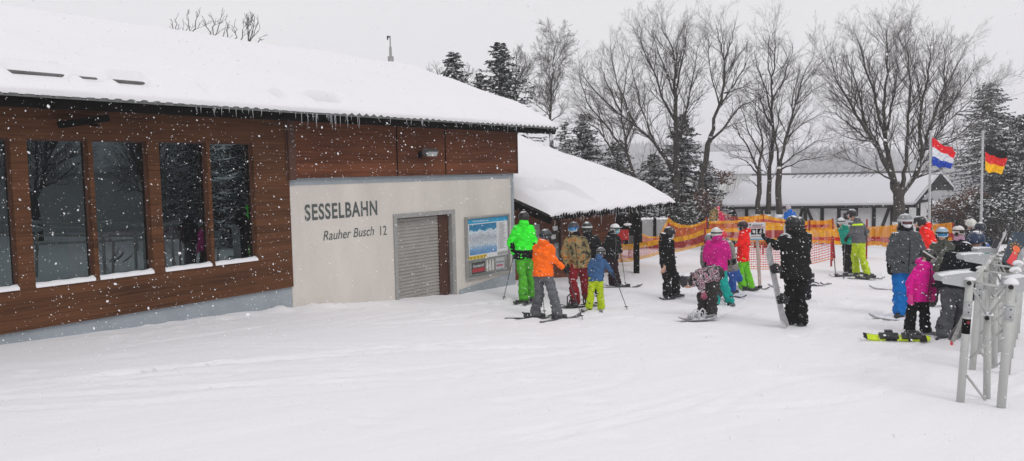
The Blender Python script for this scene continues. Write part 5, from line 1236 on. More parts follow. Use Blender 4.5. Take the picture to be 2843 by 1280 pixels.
def ski(label, F, tail, tip, col=(150,150,152), bind=.5, group='skis on the snow', wd_=.085, lift=.006, pts=None, nobind=False):
    if pts: a, b = pts
    else: a, b = onground(F(*tail), lift), onground(F(*tip), lift)
    mb, d, s, nn = strip(a, b, wd_, .014, UP); c = (a+b)/2
    o = thing('ski', label, 'ski', c, group); mb.build('blade', ski_mat(col), o, smooth=False)
    if not nobind:
        q = a+d*((b-a).length*bind); m2 = MB(); m2.box(q+nn*.03, (.028,.16,.014), (s,d,nn)); m2.box(q+d*.15+nn*.05, (.035,.04,.03), (s,d,nn)); m2.box(q-d*.16+nn*.06, (.035,.05,.04), (s,d,nn)); m2.bar(q-d*.19+nn*.06, q-d*.25+nn*.11, .03, .02); m2.build('binding', M_BOOT, o)
    return o
def pole(label, hand, tip, col=(70,72,74), group='ski poles', toplift=.08, tipw=None):
    h = V(hand) + V((0,0,toplift)); t = tipw; o = thing('ski_pole', label, 'ski pole', t, group); d = (h-t).normalized()
    mb = MB(); mb.tube([t, h], [.007,.011], 6); mb.build('shaft', mat('pole_%d' % sum(col), srgb(*col), .4, .1, 5), o); mb = MB(); mb.tube([h-d*.11, h+d*.02], [.019,.021], 8); mb.build('grip', M_SOLE, o)
    mb = MB(); mb.ell(t+d*.07, (.04,.04,.008)); mb.build('basket', M_SOLE, o); return o
def board(label, a, b, nrm, col, wd_=.27, binds=(.3,.7), bs=1, group='snowboards', bm=None):
    mb, d, s, nn = strip(a, b, wd_, .014, nrm, .05, .05, .86); c = (a+b)/2; o = thing('snowboard', label, 'snowboard', c, group); mb.build('deck', ski_mat(col), o)
    L_ = (b-a).length
    for t in binds:
        q = a+d*(L_*t)+nn*(.014*bs if bs > 0 else -.002); m = nn*bs; bd_ = MB()
        bd_.box(q+m*.012, (.12,.055,.012), (s,d,nn)); arc = [q+s*(.08*math.cos(x))+d*.0+m*(.02+.15*math.sin(x))-s*.04 for x in [i*math.pi/8 for i in range(9)]]
        bd_.tube([q-s*.11+d*.05+m*.02, q-s*.13+d*.045+m*.16, q-s*.135+m*.2, q-s*.13-d*.045+m*.16, q-s*.11-d*.05+m*.02], .014, 6)
        bd_.tube([q-s*.04+d*.055+m*.02, q-s*.02+d*.05+m*.10, q-s*.0+m*.13, q-s*.02-d*.05+m*.10, q-s*.04-d*.055+m*.02], .013, 6); bd_.tube([q+s*.07+d*.055+m*.02, q+s*.09+d*.04+m*.06, q+s*.1+m*.08, q+s*.09-d*.04+m*.06, q+s*.07-d*.055+m*.02], .013, 6)
        bd_.build('binding', bm or M_BOOT, o, smooth=True)
    return o
def tipat(F, q): return onground(F(*q), .0)
# 1 green
b, r = person(F4, 'adult in neon green jacket and green trousers, seen from behind by the map case', (268,92), (264,150), (272,470), f=-8, k=1.0, eL=(128,345,.02), hL=(178,462,-.05), eR=(388,365,0), hR=(350,470,.12), kL=(258,700), aL=(268,905), kR=(338,700), aR=(348,885),
  jk=(60,250,55), tr=(84,172,48), hm=(38,32,34), low=(14,14,16), hat=True, hem=.06)
pole('thin grey ski pole slanting left from the green jacketed adult', r[-1][2], None, tipw=tipat(F4,(62,918)))
ski('dark ski under the left boot of the green jacketed adult', F4, (300,935), (165,968), (70,70,72), group='skis on the snow'); ski('grey ski under the right boot of the green jacketed adult', F4, (385,930), (258,978), (90,90,92))
# 2 orange
b, r = person(F4, 'youth in bright orange jacket and grey trousers on skis, arm held forward', (490,278), (472,342), (462,650), f=25, hf=35, k=.92, eL=(388,500), hL=(430,620,.25), eR=(560,505,-.05), hR=(672,600,.0), kL=(428,860), aL=(385,1040), kR=(560,850), aR=(612,1065),
  jk=(255,112,22), tr=(96,98,102), hm=(52,58,62), gog=(60,60,64), hem=.05, ft=70)
pole('dark ski pole planted behind the orange jacketed youth', r[-1][2], None, tipw=tipat(F4,(478,1060))); pole('dark ski pole held in the forward glove of the orange jacketed youth', r[1][2], None, tipw=tipat(F4,(862,1112)))
ski('long dark ski farther from the camera under the orange jacketed youth', F4, (80,1106), (560,1098), (60,62,64), .62); ski('long dark ski nearest the camera under the orange jacketed youth', F4, (435,1142), (845,1080), (70,72,74), .45)
# 3 camo
m, nt, b_ = newmat('camo_print'); tc = N(nt,'ShaderNodeTexCoord'); n1 = N(nt,'ShaderNodeTexNoise', i_Scale=7.0, i_Detail=2.0); L(nt, tc.outputs['Object'], n1.inputs['Vector']); cr = N(nt,'ShaderNodeValToRGB'); cr.color_ramp.interpolation='CONSTANT'; L(nt,n1.outputs[0],cr.inputs[0]); e=cr.color_ramp.elements
e[0].color=(*srgb(52,46,34),1); e[1].position=.42; e[1].color=(*srgb(126,112,74),1)
for p_,c_ in ((.49,(150,134,96)),(.55,(176,112,52)),(.62,(78,84,50)),(.7,(160,140,100))): q=e.new(p_); q.color=(*srgb(*c_),1)
L(nt,cr.outputs[0],b_.inputs['Base Color']); b_.inputs['Roughness'].default_value=.85; CAMO=m
b, r = person(F4, 'snowboarder in camouflage jacket and dark red trousers with blue goggles', (768,200), (785,268), (815,560), f=188, hf=200, k=1.02, eL=(672,440), hL=(705,590,-.1), eR=(915,440), hR=(905,560), kL=(765,745), aL=(790,925), kR=(880,730), aR=(905,870),
  jk=(126,112,74), jmat=CAMO, tr=(128,24,34), hm=(46,50,54), gog=(70,150,205), gogc=(60,90,140), hem=.06, scarf=(20,20,22), hood=True, fat=1.05)
a_ = onground(F4(632,985), .03); c_ = onground(F4(1038,965), .03); board('black snowboard lying flat between the camouflage jacket and the small child', a_, c_, UP, (22,22,24))
# 4 dark hidden behind
b, r = person(F4, 'person in black with a white-banded helmet, half hidden behind the camouflage jacket', (905,195), (915,260), (960,540), f=10, k=1.02, d=17.6, jk=(24,25,27), tr=(26,26,28), hm=(44,48,46), gog=(210,212,214), gogc=(205,208,208), eR=(1040,400), hR=(1060,500), fat=1.05)
# 5 kid
b, r = person(F4, 'small child in blue jacket and yellow-green ski trousers seen from behind', (1048,440), (1022,492), (995,705), f=12, hf=50, k=.74, eL=(930,590), hL=(928,670,.1), eR=(1105,570), hR=(1162,655,.05), kL=(945,850), aL=(928,985), kR=(1038,850), aR=(1050,985),
  jk=(62,96,138), tr=(178,200,28), hm=(92,94,96), gog=(30,30,34), hem=.05, gl=fabric('glove_blue', (50,70,100)))
pole('thin dark pole held out by the child in the blue jacket', r[1][2], None, tipw=tipat(F4,(1312,1018)))
ski('short ski under the left boot of the child in the blue jacket', F4, (905,1020), (850,1048), (110,110,112), nobind=True); ski('short pale ski pointing away under the right boot of the child', F4, (1050,1000), (1046,1056), (150,150,152), nobind=True)
# 6 white helmet
b, r = person(F4, 'skier in black with white helmet and light blue mask at the net corner', (1190,205), (1168,262), (1150,480), f=150, hf=140, k=.98, eL=(1085,370), hL=(1090,470,.1), eR=(1228,380), hR=(1246,450), kL=(1145,620), aL=(1160,745), kR=(1185,620), aR=(1212,750),
  jk=(26,27,28), tr=(44,26,34), hm=(225,226,226), gog=(70,120,120), mask=M_MASKB, ft=80, hem=.05, gl=M_SKIN, gogc=(40,40,42))
pole('thin ski pole upright in the bare hand of the white helmeted skier', r[1][2], None, tipw=tipat(F4,(1293,768)))
ski('dark ski nearer the camera under the white helmeted skier in black', F4, (1068,793), (1462,785), (96,96,98)); ski('second dark ski just behind it under the white helmeted skier in black', F4, (1090,775), (1430,792), (86,86,88))
# 7 black on the left of middle
b, r = person(F5, 'skier all in black with a white mask looking down, in front of the sagging net', (203,230), (172,262), (182,500), f=60, hf=75, hp=25, k=.98, eL=(128,400), hL=(140,560,.1), eR=(195,420), hR=(152,562,.0), kL=(175,670), aL=(180,815), kR=(262,660), aR=(258,795),
  jk=(20,20,21), tr=(22,22,23), hm=(36,36,38), gog=(60,60,64), mask=M_MASKW, hem=.06, gl=M_SKIN, boots=M_BOOTG, ft=100)
ski('dark ski tip pointing left at the feet of the black clothed skier', F5, (240,850), (105,872), (60,60,62), bind=.2); ski('white ski pointing right at the feet of the black clothed skier', F5, (170,850), (350,842), (190,190,192))
# 8 bending
m, nt, b_ = newmat('patterned_print'); tc = N(nt,'ShaderNodeTexCoord'); v1 = N(nt,'ShaderNodeTexVoronoi', i_Scale=13.0); L(nt, tc.outputs['Object'], v1.inputs['Vector']); cr = N(nt,'ShaderNodeValToRGB'); cr.color_ramp.interpolation='CONSTANT'; L(nt,v1.outputs['Distance'],cr.inputs[0]); e=cr.color_ramp.elements
e[0].color=(*srgb(30,26,30),1); e[1].position=.22; e[1].color=(*srgb(176,168,172),1)
for p_,c_ in ((.33,(60,50,58)),(.42,(158,72,106)),(.52,(190,184,186)),(.62,(36,32,36))): q=e.new(p_); q.color=(*srgb(*c_),1)
L(nt,cr.outputs[0],b_.inputs['Base Color']); b_.inputs['Roughness'].default_value=.85; PAT=m
b, r = person(F5, 'snowboarder in patterned pink and grey jacket bending down to the bindings', (368,692), (432,648), (630,612), f=-88, hf=-88, hp=70, k=.98, eL=(500,740,.0), hL=(522,800,.0), eR=(545,720,.05), hR=(540,815,.05), kL=(515,825), aL=(515,975), kR=(612,830), aR=(600,995),
  jk=(120,90,100), jmat=PAT, tr=(58,56,54), hm=(40,36,40), hem=.04, ft=-95, boots=mat('snow_caked', srgb(205,206,210), .8, .1, 9), gl=fabric('glove_pink', (168,92,112)), hood=True)
a_ = onground(F5(640,1035), .04); c_ = onground(F5(288,1060), .02); board('snow-caked snowboard under the bending snowboarder', a_, c_, UP, (120,120,124), binds=(.45,.62), bm=MATS['snow_caked'])
# 9 magenta
b, r = person(F5, 'skier in magenta jacket and teal trousers with a white helmet, seen from behind', (642,238), (648,285), (650,545), f=5, k=.95, eL=(545,420), hL=(540,505,.1), eR=(752,400), hR=(765,480,.08), kL=(600,720,.1), aL=(640,880), kR=(718,715), aR=(772,870),
  jk=(196,22,128), tr=(20,160,150), hm=(206,206,200), gog=(40,40,42), gogc=(36,36,38), hem=.08, bulk=1.03, fat=1.05)
pole('thin dark ski pole standing straight at the left hand of the magenta jacket', r[-1][2], None, tipw=tipat(F5,(535,880)), toplift=.06)
ski('white-edged ski pointing towards the camera under the teal trousers', F5, (725,860), (810,930), (110,114,116), wd_=.1, bind=.4); ski('short grey ski tip left of the teal trouser leg', F5, (700,850), (640,885), (130,130,134), nobind=True)
# 10 grey + blue trousers
b, r = person(F5, 'skier in grey jacket and blue trousers leaning behind the magenta jacket', (700,262), (722,300), (775,540,.2), f=60, k=.92, d=16.6, hm=(205,40,60), jk=(140,134,128), tr=(32,88,170), eL=(700,420), hL=(705,500), eR=(795,380), hR=(812,480), kL=(800,640), aL=(790,760), kR=(845,640,.1), aR=(890,700), hat=True, ft=90)
b, r = person(F5, 'person with a round grey helmet almost hidden behind the magenta jacket', (578,285), (590,330), (610,560), f=10, k=.9, d=17.2, hm=(128,130,132), jk=(120,116,112), tr=(60,60,64))
# 11 red
b, r = person(F5, 'skier in bright red jacket and lime green trousers beside the pictogram sign', (890,165), (908,210), (900,460), f=-60, hf=-55, k=.95, eL=(862,330,-.05), hL=(815,350,-.05), eR=(945,330), hR=(900,400,.15), kL=(868,600), aL=(895,735), kR=(935,600), aR=(968,730),
  jk=(242,30,26), tr=(110,196,40), hm=(62,30,34), gog=(150,60,50), mask=M_MASKW, hem=.09, ft=70, bulk=1.03)
pole('black ski pole leaning from the glove of the red jacket to the snow', r[-1][2], None, tipw=tipat(F5,(818,735)))
ski('thin ski pointing right at the boots of the red jacketed skier', F5, (900,735), (1150,768), (80,80,82)); ski('second thin ski nearer the camera at the boots of the red jacketed skier', F5, (880,770), (1062,786), (90,90,94))
ski('dark ski tip lying alone below the tangle of bindings', F5, (800,830), (932,848), (50,50,52), nobind=True); ski('dark ski behind the teal trouser leg', F5, (640,805), (840,820), (40,40,46))
# 12 black snowboarder + board
b, r = person(F5, 'tall snowboarder all in black holding a white snowboard upright', (1368,150), (1378,215), (1395,560), f=-14, hf=-10, k=1.04, eL=(1225,352,-.05), hL=(1128,292,-.1), eR=(1490,340), hR=(1470,480,.1), kL=(1345,820), aL=(1348,1050), kR=(1440,820), aR=(1452,1058),
  jk=(25,25,24), tr=(14,14,14), hm=(24,24,26), gog=(60,60,62), hem=.16, bulk=1.08, fat=1.1, ft=20)
Yb = r[1][5].y; a_ = at(*F5(1288,1085), Yb-.1); a_.z = gz(a_.x,a_.y)+.01; c_ = at(*F5(1118,325), Yb-.12); board('white snowboard with black edge held upright by the tall black clothed snowboarder', a_, c_, V((.80,-.60,.1)).normalized(), (176,176,178), wd_=.26, binds=(.34,.70))
b, r = person(F5, 'person in black hidden behind the tall snowboarder, one arm showing at the right', (1428,140), (1440,205), (1440,480), f=8, k=1.0, d=16.4, jk=(22,22,22), tr=(26,26,34), hm=(34,34,36), eR=(1518,350), hR=(1500,440,-.05), gl=mat('glove_grey', srgb(120,112,112), .8, .2, 9))
bp = onground(F5(1545,730), .0)
o = thing('snowboard_boot', 'black boot with white strap standing on the ski right of the tall snowboarder', 'boot', bp); mb = MB(); mb.loft([(bp+UP*.32, V((1,0,0)), V((0,1,0)), .07,.09),(bp+UP*.12,V((1,0,0)),V((0,1,0)),.065,.1),(bp+UP*.0,V((1,0,0)),V((0,1,0)),.08,.13)]); mb.ell(bp+V((.07,-.05,.05)), (.11,.07,.06)); remesh(mb, 'shell', M_BOOT, o, .012, 1)
mb = MB(); mb.tube([bp+V((-.09,-.1,.06)), bp+V((0,-.16,.09)), bp+V((.12,-.13,.05))], .022, 6); mb.tube([bp+V((-.06,-.08,.2)), bp+V((0,-.12,.21)), bp+V((.07,-.08,.2))], .018, 6); mb.build('strap', MATS['mask_white'], o, smooth=True)
ski('long grey ski lying right of the tall snowboarder', F5, (1440,735), (1705,728), (120,120,122), nobind=True); ski('thin ski lying between the sign post and the upright snowboard', F5, (1250,748), (1132,738), (120,120,124), nobind=True)
# 13..14 far figures behind the nets
b, r = person(F8, 'far figure in blue jacket standing behind the nets above the black helmet', (805,108), (828,150), (840,320), f=20, k=.95, d=32, jk=(20,108,200), tr=(30,30,40), hm=(180,168,170), mask=None)
b, r = person(F17, 'far figure in dark camouflage and pink beside the shrub behind the back net', (1645,75), (1640,120), (1640,300), f=-30, k=.9, d=32, jk=(70,66,62), tr=(40,40,40), hm=(60,56,60), jmat=CAMO)
b, r = person(F17, 'far figure in pink jacket squeezed behind the dark camouflage figure', (1700,115), (1712,160), (1718,310), f=30, k=.8, d=32.6, jk=(214,40,110), tr=(50,40,50), hm=(214,60,110), hat=True)
# 15,16
b, r = person(F6, 'skier in teal jacket and black trousers with white and black helmet by far net', (92,150), (118,185), (145,300), f=15, k=.95, jk=(28,160,138), tr=(22,22,24), hm=(205,206,208), gog=(30,30,32), gogc=(24,24,26), eL=(112,225), hL=(122,262), eR=(180,225), hR=(175,265,.1), kL=(128,390), aL=(135,495), kR=(150,400), aR=(165,505), hem=.04, boots=M_BOOTG)
b, r2 = person(F6, 'skier in grey jacket and lime yellow trousers turned away near the far net', (168,92), (195,135), (222,285), f=-20, hf=-60, k=1.02, jk=(98,100,102), tr=(182,206,40), hm=(34,34,36), gog=(60,60,64), eL=(172,215), hL=(140,260), eR=(280,215), hR=(270,270,.15), kL=(192,400), aL=(205,510), kR=(245,395), aR=(282,520), hem=.06, ft=100,
  cover=lambda body, jo, Nk, Pv, up_, fw, sR, k: (lambda mb: (mb.loft([(Nk-up_*.10*k, sR, fw, .20*k,.135*k),(Nk-up_*.15*k, sR, fw, .222*k,.152*k)]), mb.build('yellow_stripe', fabric('neon', (205,240,50)), jo)))(MB()))
pole('ski pole planted left of the teal jacketed skier', r[-1][2], None, tipw=tipat(F6,(112,568)))
for lab, a, b2 in (('ski pointing left under the teal jacketed skier',(180,545),(0,553)),('ski under the lime trousers pointing right, nearer the camera',(140,560),(368,578)),('ski under the lime trousers pointing right, farther away',(200,545),(415,570)),('ski pointing left under the lime trousers',(260,548),(60,543)),('lone ski tip at the left edge of the group by the far net',(20,600),(-60,612))): ski(lab, F6, a, b2, (92,92,94), nobind=lab.startswith('lone'))
# 17 grey helmet man
b, r = person(F6, 'man facing the camera in grey jacket and bright blue trousers with grey helmet', (565,150), (565,212), (548,470), f=180, k=1.03, eL=(455,370), hL=(446,480,-.02), eR=(690,360), hR=(690,470), kL=(515,640), aL=(520,805), kR=(590,640), aR=(590,800),
  jk=(78,82,86), tr=(14,112,190), hm=(134,138,140), gog=(96,56,60), gogc=(200,200,202), frame=(225,225,228), mask=M_MASKW, hem=.10, ft=215, bulk=1.05, fat=1.12, scarf=(20,20,24))
ski('thin ski tip curving up left of the blue trousers', F6, (520,872), (295,850), (120,120,122), nobind=True); ski('ski farther away left of the blue trousers', F6, (520,650), (298,635), (120,118,118), nobind=True)
# 19 red behind
b, r = person(F6, 'skier in glowing red jacket with a black helmet behind the man in grey', (662,150), (700,185), (760,370), f=-70, k=.98, d=17.5, jk=(255,44,34), tr=(40,40,44), hm=(30,30,32), gog=(40,40,44), bulk=1.05, eR=(770,280), hR=(760,350))
# 20/21 olive with patterned helmet
b, r = person(F6, 'skier in olive jacket and dark gloves with a blue and white patterned helmet', (832,238), (838,290), (815,520), f=-160, k=.95, d=14.9, jk=(78,80,72), tr=(50,50,52), hm=(150,176,196), gog=(60,140,190), eL=(775,400), hL=(800,600), eR=(800,440,-.25), hR=(800,650,-.3), bulk=1.05)
# 18 pink girl
b, r = person(F6, 'girl in hot pink jacket and black trousers with pink gloves and black helmet', (738,405), (705,450), (665,690), f=150, hf=110, hp=35, k=.80, eL=(598,590), hL=(600,705,-.08), eR=(768,590), hR=(765,690,-.05), kL=(608,800), aL=(592,930), kR=(700,805), aR=(712,940),
  jk=(214,16,140), tr=(18,18,20), hm=(34,34,36), gog=(180,180,182), gogc=(190,188,184), frame=(200,200,198), gl=fabric('glove_hot_pink', (224,70,150)), hem=.08, ft=120, boots=M_BOOTG, mask=mat('mask_grey', srgb(150,150,148), .8, .1, 9), bulk=1.05)
# yellow skis lying
for i, (lab, dy, col) in enumerate((('neon yellow and black ski lying flat at the feet of the pink girl', 0, (200,222,30)),('second yellow ski just behind it at the feet of the pink girl', -9, (150,170,30)))):
    a_ = onground(F6(745,1008+dy), .03); c_ = onground(F6(252,1000+dy), .03); mb, d_, s_, nn = strip(a_, c_, .10, .03, (UP+V((0,-1,0))*(.9 if i == 0 else .1)).normalized(), .04)
    o = thing('ski', lab, 'ski', (a_+c_)/2, 'yellow skis of the pink girl'); L_ = (c_-a_).length
    me_o = mb.build('blade', [mat('ski_neon_%d' % i, srgb(*col), .35, .15, 8), M_SOLE], o)
    for p_ in me_o.data.polygons:
        t_ = ((p_.center+V(o.location)-a_).dot(d_))/L_; p_.material_index = 1 if (t_ > .93 or t_ < .40 and int(t_*14) % 3 == 1 or .5 < t_ < .66) else 0
    for t_ in (.28,.62): m2 = MB(); q = a_+d_*(L_*t_)+nn*.03; m2.box(q+nn*.02, (.03,.13,.018), (s_,d_,nn)); m2.box(q+nn*.05, (.035,.05,.03), (s_,d_,nn)); m2.build('binding', M_BOOT, o)
ttxt = MB()
# 22 black jacket, pink scarf
b, r = person(F6, 'person in black jacket and grey trousers with large navy helmet bending over the barriers', (1080,292), (1010,352), (925,590), f=55, hf=215, hp=25, k=1.04, eL=(870,470), hL=(900,560,.25), eR=(1065,470), hR=(1040,540,.2), kL=(880,790,-.05), aL=(835,955), kR=(985,780,.1), aR=(950,950),
  jk=(20,24,28), tr=(84,86,90), hm=(30,48,80), mask=M_MASKB, hem=.10, ft=60, bulk=1.12, fat=1.15)
b, r = person(F6, 'person with cream white helmet and pink neck warmer behind the black jacket', (955,220), (958,278), (960,480), f=200, hf=150, k=.98, d=18.0, jk=(28,30,34), tr=(40,40,44), hm=(216,214,208), gog=(60,56,50), gogc=(70,66,56), scarf=(196,160,186), fat=1.1)
b, r = person(F6, 'person in dark navy hooded jacket farther back behind the navy helmet', (1112,195), (1112,250), (1120,420), f=20, k=1.0, d=17.4, jk=(34,42,56), tr=(30,30,36), hm=(38,46,58))
b, r = person(F6, 'person with plain cream helmet at the very back right of the crowd, no scarf', (1040,168), (1040,222), (1040,400), f=0, k=1.0, d=18.6, jk=(56,58,60), tr=(30,30,36), hm=(214,214,206))
b, r = person(F6, 'child in turquoise and blue jacket with a pink dot behind the rack', (1135,338), (1125,372), (1115,520), f=-30, k=.8, d=16, jk=(30,140,140), tr=(40,40,60), hm=(40,80,150), eR=(1160,420), hR=(1165,480), mask=M_MASKB)
q = at(*F6(1076,392), 15.4); o = thing('pink_pompom', 'small hot pink round patch beside the turquoise jacket', 'bobble', q); mb = MB(); mb.ell(q, (.07,.03,.065)); mb.build('ball', fabric('dot_pink', (240,40,140)), o, smooth=True)
# green skier out of frame, mirrored in the right window
b, r = None, None
# ------------------------------------------------------------------ rack of grey tubes at the right
M_RACK = mat('rack_grey', srgb(184,185,182), .5, .06, 3, bump=.15, snow=.0); M_RACKS = mat('rack_grey_frosted', srgb(172,174,175), .6, .05, 3, snow=.25); M_HOLE = mat('tube_hole', (.02,.02,.02), .9)

def T0(x, y, dy=0): return at(*F7(x, y), 7.75+dy)
def foot(x, y): return onground(F7(x, y), 0)
f0 = foot(275,1050)
offs = [V((0,0,0))] + [foot(x,y)-f0 for x, y in ((360,822),(402,712),(432,640),(458,590),(480,548))]
BAR = thing('queue_barrier', 'row of grey tubular queue barriers with snow caps and guide wings at the right edge', 'barrier', f0, None)
def nodes(dx):
    return [p+dx for p in (T0(343,205), T0(622,232,-.25), T0(462,438,.2), T0(275,1050), T0(548,1085,-.25), T0(458,1050,.15))]
for i, dx in enumerate(offs):
    tl, tr_, low, bl, br, bm_ = nodes(dx)
    for k_, (a, b2, rad) in enumerate(((tl, bl, .037), (tr_, br, .040), (low, bm_, .034))):
        b3 = V(b2); b3.z = gz(b3.x,b3.y)-.12; mb = MB(); mb.tube([a+V((0,0,.01)), b3], rad, 16); po = mb.build('post', M_RACK, BAR, smooth=True); dd = (b3-a).normalized(); L_ = (b3-a).length
        if k_ < 2:
            mb = MB()
            for t_ in (.135,.19,.245): q = a+dd*(L_*t_); mb.tube([q, q+dd*.010], rad+.004, 16)
            mb.tube([a+dd*(L_*.135), a+dd*(L_*.25)], rad+.0015, 16); mb.build('collar', M_RACKS, po, smooth=True)
            mb = MB()
            for t_ in (.165,.22): mb = MB(); q = a+dd*(L_*t_)-V((.01,rad+.001,0)); mb.ell(q, (.008,.004,.008)); mb.build('bolt', M_HOLE, po)
        mb = MB(); mb.ell(a+V((0,-.01,rad*.9)), (.052+.012*(k_ == 1),.06,.026 + .022*(k_ == 1)), nu=16, fn=lambda q: [q[0]*(1+.12*math.sin(q[1]*60+i)), q[1]*(1+.1*math.sin(q[0]*50)), q[2] if q[2] > 0 else q[2]*.4]); mb.build('snow_cap', M_SNOWR, po, smooth=True)
    for a, b2, wd_ in ((tl, low, .0125), (tr_, low, .0125), (T0(345,712)+dx, T0(572,515,-.2)+dx, .0115), (T0(325,830)+dx, T0(478,1032,.1)+dx, .0125), (T0(372,205)+dx, T0(600,240,-.2)+dx, .013), (T0(505,775,.1)+dx, T0(556,738,-.2)+dx,.009), (T0(525,440,.1)+dx, T0(556,500,-.2)+dx,.007)):
        mb = MB(); mb.tube([a, b2], wd_, 10); mb.build('brace', M_RACK, BAR, smooth=True)
n0, n1 = nodes(offs[0]), nodes(offs[-1])
for k_ in range(3):
    a, b2 = n0[k_], n1[k_]; d_ = (b2-a).normalized(); mb = MB(); mb.tube([a-d_*.06, b2+d_*.1], .030, 14); rl_ = mb.build('rail', M_RACK, BAR, smooth=True)
    mb = MB(); mb.tube([a-d_*.0595, a-d_*.064], .023, 14); mb.build('tube_opening', M_HOLE, rl_)
def wing(dx, tipx, tipy, rx0, ry0, rx1, ry1, dy=.25):
    T = lambda x, y: T0(x, y) + dx
    pts = [T(rx0,ry0), T((rx0+tipx)/2,(ry0*1.0+tipy)/2-8), T(tipx+12,tipy-12), T(tipx,tipy+6), T(tipx+8,tipy+26), T((rx1+tipx)/2,ry1-16), T(rx1,ry1)]
    if tipx > rx0: pts = [T(rx0,ry0), T(rx0+70,ry0-14), T(tipx,tipy), T(tipx,tipy+80), T(rx1+60,ry1-2), T(rx1,ry1)]
    mb = MB(); th = V((.05,dy,.0)); n = len(pts)
    mb.v = [tuple(p) for p in pts]+[tuple(p+th) for p in pts]; mb.f = [tuple(range(n)), tuple(range(2*n-1, n-1, -1))]+[(i, (i+1)%n, n+(i+1)%n, n+i) for i in range(n)]; mb.mi = [0]*len(mb.f)
    ob = mb.build('guide_wing', M_RACKS, BAR); md = ob.modifiers.new('b', 'BEVEL'); md.width = .012; md.segments = 3; ob.data.polygons.foreach_set('use_smooth', [True]*len(ob.data.polygons)); return ob
wing(V((0,0,0)), 162,178, 400,140, 330,232); wing(V((0,0,0)), 760,165, 632,190, 632,262); wing(offs[1], 215,95, 420,75, 380,150); wing(offs[3], 240,120, 420,110, 400,150)
mb = MB(); a_, c_ = T0(343,205)+(T0(275,1050)-T0(343,205))*.283, T0(343,205)+(T0(275,1050)-T0(343,205))*.40; mb.tube([a_, c_], .0385, 16); st_ = mb.build('sticker', M_BLK, BAR, smooth=True)
mb = MB(); q = a_.lerp(c_, .22)+V((-.004,-.040,0)); mb.tube([q+V((.013*math.cos(a),0,.013*math.sin(a))) for a in [i*.5236 for i in range(13)]], .0025, 5); mb.bar(q-V((0,0,.006)), q+V((0,0,.006)), .005); mb.build('emblem', mat('emblem_red', srgb(170,60,70), .5, .1, 4), st_)
# skis and board leaning at the rack
def lean(label, pa, pb, Y, col, wd_, Fx=F6, nm='ski', cat='ski', nrm=V((0,-1,.2)), deco=None, waist=.8):
    a, b = at(*Fx(*pa), Y), at(*Fx(*pb), Y+.25); mb, d_, s_, nn = strip(a, b, wd_, .02, nrm.normalized(), .04, 0, waist); o = thing(nm, label, cat, a, 'skis and boards parked at the barriers'); mb.build('blade' if nm == 'ski' else 'deck', ski_mat(col), o)
    if deco: deco(o, a, b, d_, s_, nn)
    return o
lean('black ski leaning against the queue barrier', (1140,500), (1252,235), 11.6, (26,24,30), .09); lean('pale ski leaning just right of the black one', (1158,500), (1282,222), 11.7, (176,174,176), .07)
lean('pale grey ski leaning at the right edge of the photo', (1350,520), (1440,330), 10.2, (150,152,156), .08)
lean('grey ski with a pink band leaning at the edge behind the board', (1390,500), (1440,420), 10.6, (170,160,162), .07)
lean('short dark ski at the foot of the nearest barrier', (880,1010), (985,860), 9.6, (70,70,74), .07); lean('ski with a red tail tip at the foot of the nearest barrier', (905,1030), (1000,800), 9.5, (150,148,146), .05)
lean('slim grey ski leaning between the grey trousers and the nearest barrier', (925,1010), (1005,870), 9.8, (110,110,112), .05)
q = onground(F6(903,1030), .04); o = thing('red_tip', 'red plastic ski tail tip standing in the snow at the barrier foot', 'ski tip', q); mb = MB(); mb.ell(q, (.022,.014,.05)); mb.build('tip', mat('tip_red', srgb(215,60,70), .4, .1, 4), o, smooth=True)
def sun_deco(o, a, b, d_, s_, nn):
    L_ = (b-a).length; mb = MB(); P = [(-.075,0),(.075,0),(.03,.42),(-.03,.42)]
    for sg_ in (1,): mb.add([a+d_*(L_*.05+y*L_*.95)+s_*x+nn*(.024) for x, y in P], [(0,1,2,3)])
    mb.build('red_print', mat('board_red', srgb(232,70,76), .4, .06, 6), o); mb = MB(); c = a+d_*(L_*.53)+nn*.026; mb.ell(c, (.055,.055,.004), (s_,d_,nn)); mb.build('sun_print', mat('board_orange', srgb(235,110,60), .4, .15, 9), o)
    mb = MB()
    for k in range(12):
        an = k*.5236; e = s_*math.cos(an)+d_*math.sin(an); mb.bar(c+e*.07, c+e*.10, .012, .003, up=nn)
    mb.build('ray_print', mat('board_ray', srgb(190,150,70), .4, .1, 6), o)
lean('dark blue snowboard with a red and orange sun print leaning behind the barriers', (1325,480), (1402,240), 10.6, (44,58,72), .27, nm='snowboard', cat='snowboard', deco=sun_deco, waist=.9)
